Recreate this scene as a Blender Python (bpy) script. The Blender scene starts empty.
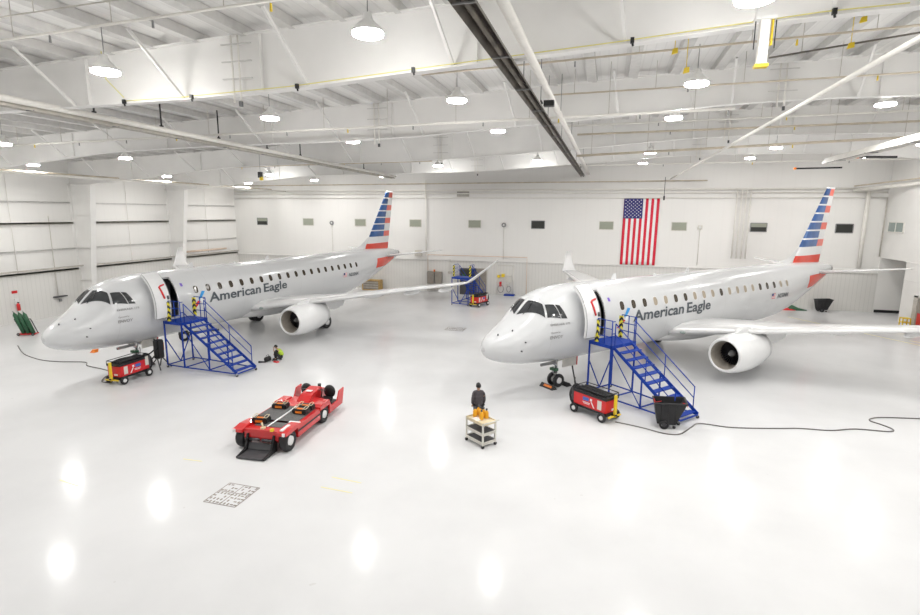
import bpy, bmesh, math, random
from math import sin, cos, pi, radians, sqrt, atan2, acos
from mathutils import Vector, Matrix, Quaternion
random.seed(7)
COL = bpy.context.scene.collection
SC = bpy.context.scene

# ------------------------------------------------------------------ camera numbers / frames
F, PT, RL, CH = 529.5, .17644, .006754, 7.853
TH = radians(15.4008)                      # the building is turned by this against the camera
def W(x, y, z=0.0):                        # metres ahead/right of the camera -> building frame
    return Vector((x*cos(TH) - y*sin(TH), x*sin(TH) + y*cos(TH), z))
def heading(deg):                          # compass heading in camera frame -> z rotation of a thing whose +x points there
    return radians(90 - deg) + TH

# ------------------------------------------------------------------ materials
M = {}
def mat(name, col, rough=.5, metal=0., emit=0., noise=0., nscale=4., spec=None, coat=0.):
    m = bpy.data.materials.new(name); m.use_nodes = True
    nt = m.node_tree; b = nt.nodes['Principled BSDF']
    b.inputs['Base Color'].default_value = (*col, 1)
    b.inputs['Roughness'].default_value = rough
    b.inputs['Metallic'].default_value = metal
    if coat: b.inputs['Coat Weight'].default_value = coat
    if spec is not None: b.inputs['Specular IOR Level'].default_value = spec
    if emit:
        b.inputs['Emission Color'].default_value = (*col, 1); b.inputs['Emission Strength'].default_value = emit
    tc = nt.nodes.new('ShaderNodeTexCoord'); n = nt.nodes.new('ShaderNodeTexNoise')
    n.inputs['Scale'].default_value = nscale; n.inputs['Detail'].default_value = 3
    nt.links.new(tc.outputs['Object'], n.inputs['Vector'])
    r = nt.nodes.new('ShaderNodeValToRGB')
    k = max(noise, .02)
    r.color_ramp.elements[0].color = (*[c*(1-k) for c in col], 1)
    r.color_ramp.elements[1].color = (*[min(1, c*(1+k*.5)) for c in col], 1)
    r.color_ramp.elements[0].position = .3; r.color_ramp.elements[1].position = .7
    nt.links.new(n.outputs['Fac'], r.inputs['Fac'])
    if not emit: nt.links.new(r.outputs['Color'], b.inputs['Base Color'])
    M[name] = m
    return m
mat('white_wall', (.86, .85, .825), .55, noise=.03, nscale=.6)
mat('white_steel', (.83, .82, .80), .45, noise=.04, nscale=1.2)
mat('girder_white', (.88, .87, .85), .42, noise=.04, nscale=.8)
mat('purlin_grey', (.66, .65, .63), .5, noise=.08)
mat('girt_grey', (.56, .53, .48), .5, noise=.15)
mat('pipe_white', (.84, .82, .77), .35, noise=.05)
mat('pipe_tan', (.66, .58, .46), .45, noise=.2, nscale=2)
mat('pipe_pink', (.78, .62, .50), .45, noise=.1)
mat('heater_dark', (.17, .15, .125), .4, metal=.4, noise=.5, nscale=1.5)
mat('black', (.012, .012, .013), .45)
mat('rubber', (.022, .022, .024), .6, noise=.2)
mat('dark_grey', (.07, .07, .075), .5)
mat('mid_grey', (.28, .28, .28), .5)
mat('steel', (.55, .55, .55), .3, metal=.9)
mat('bare_metal', (.70, .70, .70), .25, metal=.8)
mat('dark_metal', (.12, .12, .13), .35, metal=.8)
mat('red_paint', (.66, .015, .018), .35, coat=.3)
mat('red_tug', (.60, .018, .020), .32, coat=.4, noise=.08)
mat('orange', (.85, .22, .02), .5)
mat('yellow', (.85, .62, .03), .45)
mat('hazard_yellow', (.80, .68, .03), .5)
mat('blue_paint', (.006, .045, .34), .5, spec=.3, noise=.08)
mat('blue_label', (.05, .14, .50), .4)
mat('sky_blue', (.03, .30, .70), .4)
mat('white_paint', (.85, .85, .85), .3)
mat('plane_white', (.82, .825, .83), .22, coat=.3)
mat('wing_edge', (.80, .80, .80), .3, metal=.25)
mat('wing_grey', (.74, .74, .74), .25, coat=.3, noise=.02)
mat('letter_grey', (.075, .09, .105), .4)
mat('glass_dark', (.035, .038, .042), .08, spec=.8)
mat('glass_green', (.36, .38, .31), .15)
mat('glass_teal', (.30, .36, .34), .15)
mat('window_dark', (.03, .032, .028), .5)
mat('shade_beige', (.40, .34, .26), .4)
mat('window_brown', (.06, .045, .032), .12)
mat('flag_red', (.72, .012, .045), .6)
mat('flag_blue', (.028, .028, .17), .6)
mat('flag_white', (.88, .88, .88), .6)
mat('fin_red', (.80, .060, .030), .3, coat=.3, noise=.12, nscale=1.2)
mat('fin_red_light', (.84, .15, .10), .3, coat=.3, noise=.1)
mat('fin_blue', (.035, .12, .36), .3, coat=.3, noise=.45, nscale=.9)
mat('grey_panel', (.33, .31, .28), .5, noise=.15)
mat('brown_panel', (.33, .30, .26), .5, noise=.15)
mat('wood', (.50, .33, .12), .6, noise=.3, nscale=5)
mat('tan_top', (.72, .62, .42), .5, noise=.15)
mat('cart_grey', (.70, .68, .62), .5, noise=.1)
mat('bottle_yellow', (.85, .42, .02), .3)
mat('skin', (.45, .26, .17), .6)
mat('jacket', (.085, .075, .085), .8, noise=.3, nscale=9)
mat('trousers', (.02, .02, .024), .8)
mat('vest', (.42, .60, .04), .6, noise=.3, nscale=8)
mat('cylinder_green', (.025, .11, .05), .4)
mat('stain', (.27, .23, .20), .5, noise=.3)
mat('floor_yellow', (.80, .74, .30), .4)
mat('cable_grey', (.16, .15, .14), .5)
mat('lamp_housing', (.92, .92, .90), .3)
mat('lamp_lens', (1., .985, .96), .3, emit=130.)
mat('anti_slip', (.13, .13, .13), .75, noise=.3, nscale=20)
mat('violet', (.18, .10, .55), .4)

def node(nt, t, **k):
    n = nt.nodes.new(t)
    for a, v in k.items():
        if a.startswith('i_'): n.inputs[int(a[2:])].default_value = v
        else: setattr(n, a, v)
    return n
def math_n(nt, op, a, b=None, clamp=False):
    n = nt.nodes.new('ShaderNodeMath'); n.operation = op; n.use_clamp = clamp
    for i, v in enumerate((a, b)):
        if v is None: continue
        if isinstance(v, (int, float)): n.inputs[i].default_value = v
        else: nt.links.new(v, n.inputs[i])
    return n.outputs[0]
def mixc(nt, fac, a, b):
    n = nt.nodes.new('ShaderNodeMix'); n.data_type = 'RGBA'
    nt.links.new(fac, n.inputs[0])
    for i, v in ((6, a), (7, b)):
        if isinstance(v, tuple): n.inputs[i].default_value = (*v, 1)
        else: nt.links.new(v, n.inputs[i])
    return n.outputs[2]
def base(name, rough):
    m = bpy.data.materials.new(name); m.use_nodes = True; M[name] = m
    nt = m.node_tree; b = nt.nodes['Principled BSDF']; b.inputs['Roughness'].default_value = rough
    tc = nt.nodes.new('ShaderNodeTexCoord'); sx = nt.nodes.new('ShaderNodeSeparateXYZ')
    nt.links.new(tc.outputs['Object'], sx.inputs[0])
    return m, nt, b, tc, sx
# glossy epoxy floor
m, nt, b, tc, sx = base('floor_epoxy', .12)
b.inputs['Specular IOR Level'].default_value = .11
n1 = node(nt, 'ShaderNodeTexNoise'); n1.inputs['Scale'].default_value = .35; n1.inputs['Detail'].default_value = 5
nt.links.new(tc.outputs['Object'], n1.inputs['Vector'])
r = node(nt, 'ShaderNodeValToRGB'); r.color_ramp.elements[0].color = (.665, .668, .675, 1); r.color_ramp.elements[1].color = (.71, .713, .72, 1)
r.color_ramp.elements[0].position = .35; r.color_ramp.elements[1].position = .6
nt.links.new(n1.outputs['Fac'], r.inputs['Fac'])
n2 = node(nt, 'ShaderNodeTexNoise'); n2.inputs['Scale'].default_value = 2.2; n2.inputs['Detail'].default_value = 8
nt.links.new(tc.outputs['Object'], n2.inputs['Vector'])
r2 = node(nt, 'ShaderNodeValToRGB'); r2.color_ramp.elements[0].color = (.11, .11, .11, 1); r2.color_ramp.elements[1].color = (.19, .19, .19, 1)
nt.links.new(n2.outputs['Fac'], r2.inputs['Fac']); nt.links.new(r2.outputs['Color'], b.inputs['Roughness'])
spt = math_n(nt, 'GREATER_THAN', n2.outputs['Fac'], .735)
nt.links.new(mixc(nt, math_n(nt, 'MULTIPLY', spt, .25), r.outputs['Color'], (.45, .43, .40)), b.inputs['Base Color'])
bp = node(nt, 'ShaderNodeBump'); bp.inputs['Strength'].default_value = .04; bp.inputs['Distance'].default_value = .02
n3 = node(nt, 'ShaderNodeTexNoise'); n3.inputs['Scale'].default_value = 1.3; n3.inputs['Detail'].default_value = 2
nt.links.new(tc.outputs['Object'], n3.inputs['Vector'])
nt.links.new(n3.outputs['Fac'], bp.inputs['Height']); nt.links.new(bp.outputs[0], b.inputs['Normal'])
# corrugated panels: fine vertical ribs; axis 0 = along x, 1 = along y
def ribbed(name, axis, col, pitch, dark):
    m, nt, b, tc, sx = base(name, .5)
    f = math_n(nt, 'FRACT', math_n(nt, 'DIVIDE', sx.outputs[axis], pitch))
    g = math_n(nt, 'LESS_THAN', f, .13)
    nt.links.new(mixc(nt, g, col, tuple(c*dark for c in col)), b.inputs['Base Color'])
    bp = node(nt, 'ShaderNodeBump'); bp.inputs['Strength'].default_value = .15 if pitch > 1 else .35; bp.inputs['Distance'].default_value = .02
    nt.links.new(math_n(nt, 'MULTIPLY', g, -1.), bp.inputs['Height']); nt.links.new(bp.outputs[0], b.inputs['Normal'])
ribbed('liner_x', 0, (.74, .73, .70), .31, .90)
ribbed('liner_y', 1, (.78, .77, .74), .31, .92)
ribbed('wall_x', 0, (.86, .85, .825), 1.05, .99)
ribbed('wall_y', 1, (.86, .85, .825), 1.05, .99)
ribbed('deck', 0, (.82, .81, .79), .30, .93)
# aircraft paint with the red tail flash, and faint skin joints
m, nt, b, tc, sx = base('plane_paint', .24)
b.inputs['Coat Weight'].default_value = .35; b.inputs['Coat Roughness'].default_value = .08
X, Y, Z = sx.outputs
f = math_n(nt, 'FRACT', math_n(nt, 'DIVIDE', X, 2.55))
seam = math_n(nt, 'LESS_THAN', f, .006)
col = mixc(nt, math_n(nt, 'MULTIPLY', seam, .35), (.655, .665, .675), (.40, .40, .41))
lean = math_n(nt, 'ADD', X, math_n(nt, 'MULTIPLY', math_n(nt, 'SUBTRACT', 3.9, Z), .42))
inx = math_n(nt, 'MULTIPLY', math_n(nt, 'GREATER_THAN', lean, 26.05), math_n(nt, 'LESS_THAN', X, 30.1))
inz = math_n(nt, 'MULTIPLY', math_n(nt, 'LESS_THAN', Z, 3.93), math_n(nt, 'GREATER_THAN', Z, 3.12))
red = math_n(nt, 'MULTIPLY', inx, inz)
col = mixc(nt, red, col, (.80, .065, .035))
nt.links.new(col, b.inputs['Base Color'])
# hazard stripes
m, nt, b, tc, sx = base('hazard', .5)
f = math_n(nt, 'FRACT', math_n(nt, 'MULTIPLY', math_n(nt, 'ADD', sx.outputs[2], math_n(nt, 'ADD', sx.outputs[0], sx.outputs[1])), 3.6))
nt.links.new(mixc(nt, math_n(nt, 'GREATER_THAN', f, .5), (.80, .70, .03), (.02, .02, .02)), b.inputs['Base Color'])

# ------------------------------------------------------------------ mesh builder
class MB:
    def __init__(s): s.v = []; s.f = []; s.m = []; s.s = []
    def add(s, vs, fs, mi=0, sm=False):
        o = len(s.v); s.v += [tuple(v) for v in vs]
        for f in fs: s.f.append(tuple(o+i for i in f)); s.m.append(mi); s.s.append(sm)
        return s
    def box(s, c, d, mi=0, rz=0., R=None):
        hx, hy, hz = d[0]/2, d[1]/2, d[2]/2
        R = R or Matrix.Rotation(rz, 3, 'Z')
        vs = [Vector(c) + R @ Vector((x, y, z)) for x in (-hx, hx) for y in (-hy, hy) for z in (-hz, hz)]
        return s.add(vs, [(0, 1, 3, 2), (4, 6, 7, 5), (0, 4, 5, 1), (2, 3, 7, 6), (0, 2, 6, 4), (1, 5, 7, 3)], mi)
    def b2(s, a, b, mi=0):
        return s.box([(a[i]+b[i])/2 for i in range(3)], [abs(b[i]-a[i]) for i in range(3)], mi)
    def bar(s, p, q, w, h=None, mi=0, up=(0, 0, 1)):
        p, q = Vector(p), Vector(q); h = h or w
        d = (q-p); L = d.length
        if L < 1e-6: return s
        x = d/L; u = Vector(up)
        if abs(x.dot(u)) > .98: u = Vector((1, 0, 0))
        y = u.cross(x).normalized(); z = x.cross(y)
        return s.box((p+q)/2, (L, w, h), mi, R=Matrix((x, y, z)).transposed())
    def tube(s, pts, r, n=8, mi=0, closed=False, caps=True):
        pts = [Vector(p) for p in pts]; rings = []
        rr = r if isinstance(r, (list, tuple)) else [r]*len(pts)
        t0 = (pts[1]-pts[0]).normalized(); a = t0.orthogonal().normalized()
        for i, p in enumerate(pts):
            if i == 0: t = pts[1]-pts[0] if not closed else pts[1]-pts[-1]
            elif i == len(pts)-1: t = pts[-1]-pts[-2] if not closed else pts[0]-pts[-2]
            else: t = pts[i+1]-pts[i-1]
            t.normalize(); a = (a - t*a.dot(t))
            a = a.normalized() if a.length > 1e-6 else t.orthogonal().normalized()
            bb = t.cross(a)
            rings.append([p + (a*cos(2*pi*k/n) + bb*sin(2*pi*k/n))*rr[i] for k in range(n)])
        vs = [v for g in rings for v in g]; fs = []
        R = len(rings)
        for i in range(R if closed else R-1):
            j = (i+1) % R
            for k in range(n): fs.append((i*n+k, i*n+(k+1) % n, j*n+(k+1) % n, j*n+k))
        s.add(vs, fs, mi, True)
        if caps and not closed:
            s.add(rings[0], [tuple(range(n))[::-1]], mi); s.add(rings[-1], [tuple(range(n))], mi)
        return s
    def cyl(s, p, q, r, r2=None, n=16, mi=0): return s.tube([p, q], [r, r if r2 is None else r2], n, mi)
    def lathe(s, prof, o, ax=(1, 0, 0), n=32, mi=0, mis=None):    # prof: (along, radius)
        ax = Vector(ax).normalized(); a = ax.orthogonal().normalized(); b = ax.cross(a); o = Vector(o)
        for i in range(len(prof)-1):
            (u0, r0), (u1, r1) = prof[i], prof[i+1]
            vs = [o+ax*u0+(a*cos(2*pi*k/n)+b*sin(2*pi*k/n))*r0 for k in range(n)] + [o+ax*u1+(a*cos(2*pi*k/n)+b*sin(2*pi*k/n))*r1 for k in range(n)]
            s.add(vs, [(k, (k+1) % n, n+(k+1) % n, n+k) for k in range(n)], mis[i] if mis else mi, True)
        return s
    def prism(s, poly, d, mi=0):                                   # poly of 3D points, extruded along d
        n = len(poly); d = Vector(d); P = [Vector(p) for p in poly]
        return s.add(P+[p+d for p in P], [tuple(range(n))[::-1], tuple(range(n, 2*n))] + [(i, (i+1) % n, n+(i+1) % n, n+i) for i in range(n)], mi)
    def loft(s, rings, mi=0, cap=True, closed=True, sm=True):
        n = len(rings[0]); vs = [v for g in rings for v in g]; fs = []
        for i in range(len(rings)-1):
            for k in range(n if closed else n-1): fs.append((i*n+k, i*n+(k+1) % n, (i+1)*n+(k+1) % n, (i+1)*n+k))
        s.add(vs, fs, mi, sm)
        if cap: s.add(rings[0], [tuple(range(n))[::-1]], mi); s.add(rings[-1], [tuple(range(n))], mi)
        return s
    def ball(s, c, r, n=12, mi=0):
        r = r if isinstance(r, (tuple, list)) else (r, r, r); h = n//2
        rings = [[Vector(c)+Vector((r[0]*sin(pi*i/h)*cos(2*pi*k/n), r[1]*sin(pi*i/h)*sin(2*pi*k/n), r[2]*cos(pi*i/h))) for k in range(n)] for i in range(h+1)]
        return s.loft(rings, mi, cap=False)
    def build(s, name, mats, parent=None, recalc=True, weld=True, bevel=0.):
        me = bpy.data.meshes.new(name); me.from_pydata(s.v, [], s.f)
        if not isinstance(mats, (list, tuple)): mats = [mats]
        for x in mats: me.materials.append(M[x] if isinstance(x, str) else x)
        me.polygons.foreach_set('material_index', s.m); me.polygons.foreach_set('use_smooth', s.s)
        bm = bmesh.new(); bm.from_mesh(me)
        if weld: bmesh.ops.remove_doubles(bm, verts=bm.verts, dist=1e-5)
        if recalc: bmesh.ops.recalc_face_normals(bm, faces=bm.faces)
        if bevel: bmesh.ops.bevel(bm, geom=bm.edges[:], offset=bevel, segments=2, affect='EDGES', clamp_overlap=True)
        bm.to_mesh(me); bm.free()
        o = bpy.data.objects.new(name, me); COL.objects.link(o)
        if parent is not None: o.parent = parent
        return o
def tag(o, label=None, cat=None, group=None, kind=None):
    if label: o['label'] = label
    if cat: o['category'] = cat
    if group: o['group'] = group
    if kind: o['kind'] = kind
    return o
def thing(name, loc, rz, label, cat, group=None):
    o = bpy.data.objects.new(name, None); COL.objects.link(o)
    o.location = loc; o.rotation_euler = (0, 0, rz); o.empty_display_size = .3
    return tag(o, label, cat, group)
def struct(name, mb, mats, label=None, **k):
    return tag(mb.build(name, mats, **k), label, kind='structure')
def kids(o): return [c for c in bpy.data.objects if c.parent == o]
def copy_tree(o, parent=None):
    c = o.copy(); COL.objects.link(c)
    if parent is not None: c.parent = parent
    for ch in kids(o): copy_tree(ch, c)
    return c
def dup(o, loc, rz, label, group=None):
    c = copy_tree(o); c.location = loc; c.rotation_euler = (0, 0, rz); c['label'] = label
    if group: c['group'] = group
    return c
def smooth_path(pts, n=6):
    P = [Vector(p) for p in pts]; out = []
    for i in range(len(P)-1):
        a, b, c, d = P[max(i-1, 0)], P[i], P[i+1], P[min(i+2, len(P)-1)]
        for k in range(n):
            t = k/n
            out.append(.5*((2*b)+(c-a)*t+(2*a-5*b+4*c-d)*t*t+(3*b-a-3*c+d)*t**3))
    return out+[P[-1]]
def text_mesh(txt, size, shear=0., space=1.):
    cu = bpy.data.curves.new('letters', 'FONT'); cu.body = txt; cu.size = size; cu.shear = shear; cu.space_character = space
    cu.resolution_u = 3; cu.offset = size*.022
    o = bpy.data.objects.new('letters', cu); COL.objects.link(o)
    dg = bpy.context.evaluated_depsgraph_get(); dg.update()
    me = bpy.data.meshes.new_from_object(o.evaluated_get(dg))
    bpy.data.objects.remove(o)
    return me

# ------------------------------------------------------------------ building shell
S0, S1, T1 = -39.9, 21.5, 50.8          # left wall, right wall, back wall
TN = -8.0                                # the hall goes on behind the camera
RIDGE = 9.0
def roof(s): return 13.27 + .04*min(s, RIDGE) - .04*max(0, s-RIDGE)
struct('floor', MB().b2((S0-.3, TN, -.25), (S1+6, T1+.3, 0)), 'floor_epoxy', 'glossy white epoxy hangar floor')
w = MB().b2((S0, T1, 3.2), (S1+4, T1+.25, 14)); struct('wall_back', w, 'wall_x')
w = MB().b2((S0, T1-.1, 0), (S1, T1, 3.2)); w.b2((S0, T1-.1, 3.2), (S1, T1-.1+.001, 3.2)); struct('wall_back_lower', w, 'liner_x')
struct('trim_1', MB().b2((S0, T1-.22, 3.2), (S1, T1, 3.27)), 'white_steel')
struct('wall_left', MB().b2((S0-.25, TN, 3.3), (S0, T1+.25, 13)), 'wall_y')
struct('wall_near', MB().b2((S0-.3, TN-.25, 0), (S1+.3, TN, 14)), 'wall_x', 'unseen white wall closing the hall behind the camera')  # unseen end wall, added to shut the world light out of the hall
struct('wall_left_lower', MB().b2((S0-.15, TN, 0), (S0+.1, T1, 3.3)), 'liner_y')
# right wall with the alcove near the back corner
struct('wall_right', MB().b2((S1, TN, 4.52), (S1+.25, T1, 13.6)), 'white_wall')
w = MB().b2((S1, TN, 0), (S1+.25, 46.7, 3.2)); struct('wall_right_lower', w, 'white_wall')
w = MB().b2((S1, TN, 3.2), (S1+.21, 46.7, 4.52)); struct('wall_right_band', w, 'white_wall')
struct('trim_2', MB().b2((S1-.05, TN, 4.48), (S1, 46.7, 4.54)), 'white_steel')
struct('trim_3', MB().b2((S1-.03, TN, 3.17), (S1, 46.7, 3.22)), 'white_steel')
w = MB().b2((S1+.25, 46.45, 0), (S1+4.2, 46.7, 4.52)).b2((S1+4, 46.7, 0), (S1+4.2, T1, 4.52)).b2((S1, T1-.1, 0), (S1+4, T1, 4.5))
struct('wall_alcove', w, 'white_wall')
struct('ceiling_alcove', MB().b2((S1+.25, 46.45, 4.5), (S1+4.2, T1, 4.62)), 'white_wall')
struct('baseboard_alcove', MB().b2((S1+.05, T1-.16, 0), (S1+3.9, T1-.1, .22)), 'black')
# roof deck
w = MB()
w.prism([(S0-.3, TN, roof(S0)), (RIDGE, TN, roof(RIDGE)), (S1+.3, TN, roof(S1)), (S1+.3, TN, roof(S1)+.2), (RIDGE, TN, roof(RIDGE)+.2), (S0-.3, TN, roof(S0)+.2)], (0, T1+.3-TN, 0))
struct('ceiling', w, 'deck')
# purlins along the hall, one object each
k = 0; s = S0+1.0
while s < S1:
    z = roof(s)
    w = MB().b2((s-.17, TN, z-.26), (s+.17, T1, z)); 
    tag(w.build('roof_purlin', 'purlin_grey'), kind='structure'); s += 1.52
# rigid frames: tapered web girders on tapered wall columns
BOT = [(S0, 9.75), (-37.5, 9.85), (-33.3, 10.2), (-29.2, 10.55), (-25.4, 10.88), (-20, 11.0), (-12, 11.04), (-8.3, 11.15), (-5, 11.36), (0, 11.65), (4, 11.93), (7, 12.0), (14.5, 11.92), (18, 11.6), (S1, 11.0)]
def bot(s):
    for (a, za), (b_, zb) in zip(BOT, BOT[1:]):
        if s <= b_: return za + (zb-za)*max(0, s-a)/(b_-a)
    return BOT[-1][1]
def girder(t):
    w = MB(); N = 44; xs = [S0 + (S1-S0)*i/N for i in range(N+1)]
    for a, b_ in zip(xs, xs[1:]):
        za, zb, ra, rb = bot(a), bot(b_), roof(a)-.26, roof(b_)-.26
        w.prism([(a, t-.012, za), (b_, t-.012, zb), (b_, t-.012, rb), (a, t-.012, ra)], (0, .024, 0))
        w.prism([(a, t-.15, za-.02), (b_, t-.15, zb-.02), (b_, t-.15, zb+.01), (a, t-.15, za+.01)], (0, .30, 0))
        w.prism([(a, t-.15, ra), (b_, t-.15, rb), (b_, t-.15, rb+.03), (a, t-.15, ra+.03)], (0, .30, 0))
    for q in range(1, 10):
        s = S0 + q*6.1
        w.b2((s-.008, t-.12, bot(s)), (s+.008, t+.12, roof(s)-.28))
    tag(w.build('roof_girder', 'girder_white'), kind='structure')
    # fly braces from the bottom flange up to the purlins
    for q in range(0, 15):
        s = -36.3 + q*4.05
        if s > S1-1: break
        for sg in ((-1,) if t < 20 else (-1, 1)):
            w = MB().bar((s, t+sg*.1, bot(s)+.02), (s-.25, t+sg*1.6, roof(s)-.28), .07, .07)
            tag(w.build('fly_brace', 'white_steel'), kind='structure')
FR = [-5.1, 4.2, 13.5, 22.8, 32.1, 41.4]
for t in FR:
    girder(t)
    w = MB()          # left wall column, wide at the top
    w.prism([(S0, t-.012, 0), (S0+.95, t-.012, 0), (S0+2.2, t-.012, 9.85), (S0, t-.012, 9.85)], (0, .024, 0))
    w.prism([(S0+.95, t-.22, 0), (S0+.99, t-.22, 0), (S0+2.24, t-.22, 9.85), (S0+2.2, t-.22, 9.85)], (0, .44, 0))
    w.b2((S0, t-.22, 0), (S0+.04, t+.22, 9.85))
    for z in (2.5, 5, 7.5): w.b2((S0+.02, t-.2, z), (S0+1+z*.127, t+.2, z+.015))
    w.b2((S0, t-.22, 9.8), (S0+2.4, t+.22, 9.84))
    tag(w.build('wall_column', 'girder_white'), kind='structure')
for z, h, d in ((3.4, .13, .20), (4.98, .06, .12), (6.92, .12, .2), (8.45, .06, .12)):   # girts on the left wall
    for a, b_ in zip([TN+.1]+FR[1:], FR[1:]+[T1]):
        w = MB().b2((S0, a+.25, z-h/2), (S0+d, b_-.25, z+h/2)); w.b2((S0+d-.02, a+.25, z-h/2-.04), (S0+d, b_-.25, z+h/2))
        tag(w.build('wall_girt', 'girt_grey' if h > .1 else 'purlin_grey'), kind='structure')
# back wall: windows
wins = [(262.6, 1), (308.5, 0), (360.5, 0), (415.5, 0), (474.7, 0), (538, 2), (606.3, 0), (679, 0), (758.5, 1), (844.2, 2)]
def s_at(u, v, t):                       # where the sight line through a photo point meets the plane y=t
    cr, sr = cos(RL), sin(RL); a, b_ = u-460, v-307.5
    sx, sy = a*cr+b_*sr, -a*sr+b_*cr
    d = W(sx/F, cos(PT)-sy/F*sin(PT)); dz = -sin(PT)-sy/F*cos(PT)
    k = t/d.y
    return d.x*k, CH+dz*k
for i, (u, kd) in enumerate(wins):
    s, z = s_at(u, 223+.0085*(u-262), T1)
    z = 6.82; hw, hh = .62, .36
    e = thing('window_%d' % (i+1), (s, T1, z), 0, None, None); e['kind'] = 'structure'
    w = MB()
    for a, b_ in (((-hw, -hh), (hw, -hh)), ((hw, -hh), (hw, hh)), ((hw, hh), (-hw, hh)), ((-hw, hh), (-hw, -hh))):
        w.bar((a[0], -.03, a[1]), (b_[0], -.03, b_[1]), .06, .06)
    w.build('window_frame', 'mid_grey' if kd else 'cart_grey', e)
    if kd == 1:
        MB().b2((-hw, -.035, .02), (hw, -.01, hh)).build('upper_pane', 'glass_green', e); MB().b2((-hw, -.045, -hh), (hw, -.01, .02)).build('lower_pane', 'window_dark', e)
    else: MB().b2((-hw, -.035, -hh), (hw, -.01, hh)).build('pane', 'window_dark' if kd == 2 else 'glass_green', e)
e = thing('window_11', (S1, 48.95, 7.0), 0, None, None); e['kind'] = 'structure'
w = MB()
for a, b_ in (((-1.15, -.38), (1.15, -.38)), ((1.15, -.38), (1.15, .38)), ((1.15, .38), (-1.15, .38)), ((-1.15, .38), (-1.15, -.38)), ((0, -.38), (0, .38))):
    w.bar((-.03, a[0], a[1]), (-.03, b_[0], b_[1]), .07, .07)
w.build('window_frame', 'pipe_white', e)
for q in (-1, 1): MB().b2((-.035, .02 if q > 0 else -1.13, -.36), (-.01, 1.13 if q > 0 else -.02, .36)).build('pane', 'glass_teal', e)
# doors: brown door in the back wall, door in the right wall
e = thing('door_1', (-11.9, T1-.1, 0), 0, None, None); e['kind'] = 'structure'
MB().b2((-.62, -.06, 0), (.62, -.0, 2.45)).build('door_leaf', 'brown_panel', e)
MB().b2((-.7, -.08, 0), (-.62, 0, 2.53)).b2((.62, -.08, 0), (.7, 0, 2.53)).b2((-.7, -.08, 2.45), (.7, 0, 2.53)).build('door_frame', 'girt_grey', e)
MB().cyl((.45, -.06, 1.1), (.45, -.12, 1.1), .04).build('door_handle', 'steel', e)
e = thing('door_2', (S1, 43.9, 0), 0, None, None); e['kind'] = 'structure'
MB().b2((-.05, -.5, 0), (0, .5, 2.15)).build('door_leaf', 'brown_panel', e); MB().b2((-.06, -.45, .1), (-.05, .3, 1.1)).build('lower_panel', 'red_paint', e)
MB().b2((-.07, .5, 0), (0, 1.0, 2.25)).b2((-.07, -.6, 0), (0, -.5, 2.25)).b2((-.07, -.6, 2.15), (0, 1.0, 2.25)).build('door_frame', 'girt_grey', e)

# ------------------------------------------------------------------ pipes, ducts, heaters
def pipe(pts, r, m, label, name='ceiling_pipe', cat='pipe', sag=None, n=8, group=None):
    o = MB().tube(pts, r, n).build(name, m); return tag(o, label, cat, group)
pipe([(-1.93, TN+.3, 11.42), (-1.93, T1-.05, 11.42)], .105, 'pipe_white', 'thick white pipe running the length of the hall beside the dark radiant heater')
pipe([(5.04, TN+.3, 10.9), (5.04, T1-.05, 10.9)], .06, 'pipe_white', 'white pipe running away at upper right, right of the thick white pipe')
for y0 in (15, 27, 40): pass
def heater(name, a, b_, wdt, label, side_mat, under):
    e = thing(name, a, 0, label, 'radiant heater')
    A = Vector((0, 0, 0)); B = Vector(b_)-Vector(a); d = B.normalized(); n = Vector((d.y, -d.x, 0)).normalized()
    h = wdt*.55; w = MB()
    for (o1, z1), (o2, z2) in (((-.5, 0), (-.22, h)), ((-.22, h), (.22, h)), ((.22, h), (.5, 0))):
        P = [A+n*wdt*o1+Vector((0, 0, z1)), B+n*wdt*o1+Vector((0, 0, z1)), B+n*wdt*o2+Vector((0, 0, z2)), A+n*wdt*o2+Vector((0, 0, z2))]
        w.prism(P, (0, 0, .012))
    w.build('reflector', side_mat, e)
    MB().tube([A+Vector((0, 0, h*.45)), B+Vector((0, 0, h*.45))], wdt*.16, 8).build('burner_tube', under, e)
    L = B.length; nn = int(L/3)
    for i in range(nn):
        p = A+B*((i+.5)/nn)
        MB().box(p+Vector((0, 0, h*.1)), (.04, wdt*1.02, .03), rz=atan2(d.y, d.x)).build('reflector_clip', 'mid_grey', e)
    return e
heater('radiant_heater', (-2.4, -2, 11.12), (-2.4, T1-.3, 11.12), .40, 'long dark-bottomed tube heater running up the middle of the ceiling', 'heater_dark', 'heater_dark')
heater('radiant_heater', (-16.4, 2, 10.78), (-18.4, 44.5, 10.78), .28, 'long pale tube heater crossing the upper left on black hangers', 'girt_grey', 'heater_dark')
pipe([(-16.2, 2, 10.98), (-18.2, 44.5, 10.98)], .10, 'pipe_white', 'white exhaust pipe riding on top of the upper left tube heater', 'exhaust_pipe')
heater('radiant_heater', (10.5, 12, 10.5), (10.8, 32.5, 10.5), .5, 'white-sided tube heater ending at the upper right above the tail fin', 'pipe_white', 'heater_dark')
for i, f_ in enumerate((.22, .30, .37, .45, .54, .62, .72, .84)):
    x, y = -16.3-2*f_, 2+42.5*f_
    o = MB().tube([(x, y, 11.05), (x, y, roof(x)-.26)], .03, 6).b2((x-.05, y-.05, 11.0), (x+.05, y+.05, 11.15)).build('heater_hanger', 'black')
    tag(o, 'black hanger rod holding the upper left tube heater', 'hanger rod', 'hanger rods of the left heater')
for i, y in enumerate((9, 15, 21, 27, 33, 39, 45)):
    o = MB().tube([(-2.4, y, 11.3), (-2.4, y, roof(-2.4)-.26)], .015, 5).tube([(-1.93, y, 11.5), (-1.93, y, roof(-1.9)-.26)], .012, 5).build('heater_hanger', 'mid_grey')
    tag(o, 'thin grey hanger rods above the dark middle heater', 'hanger rod', 'hanger rods of the middle heater')
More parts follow.
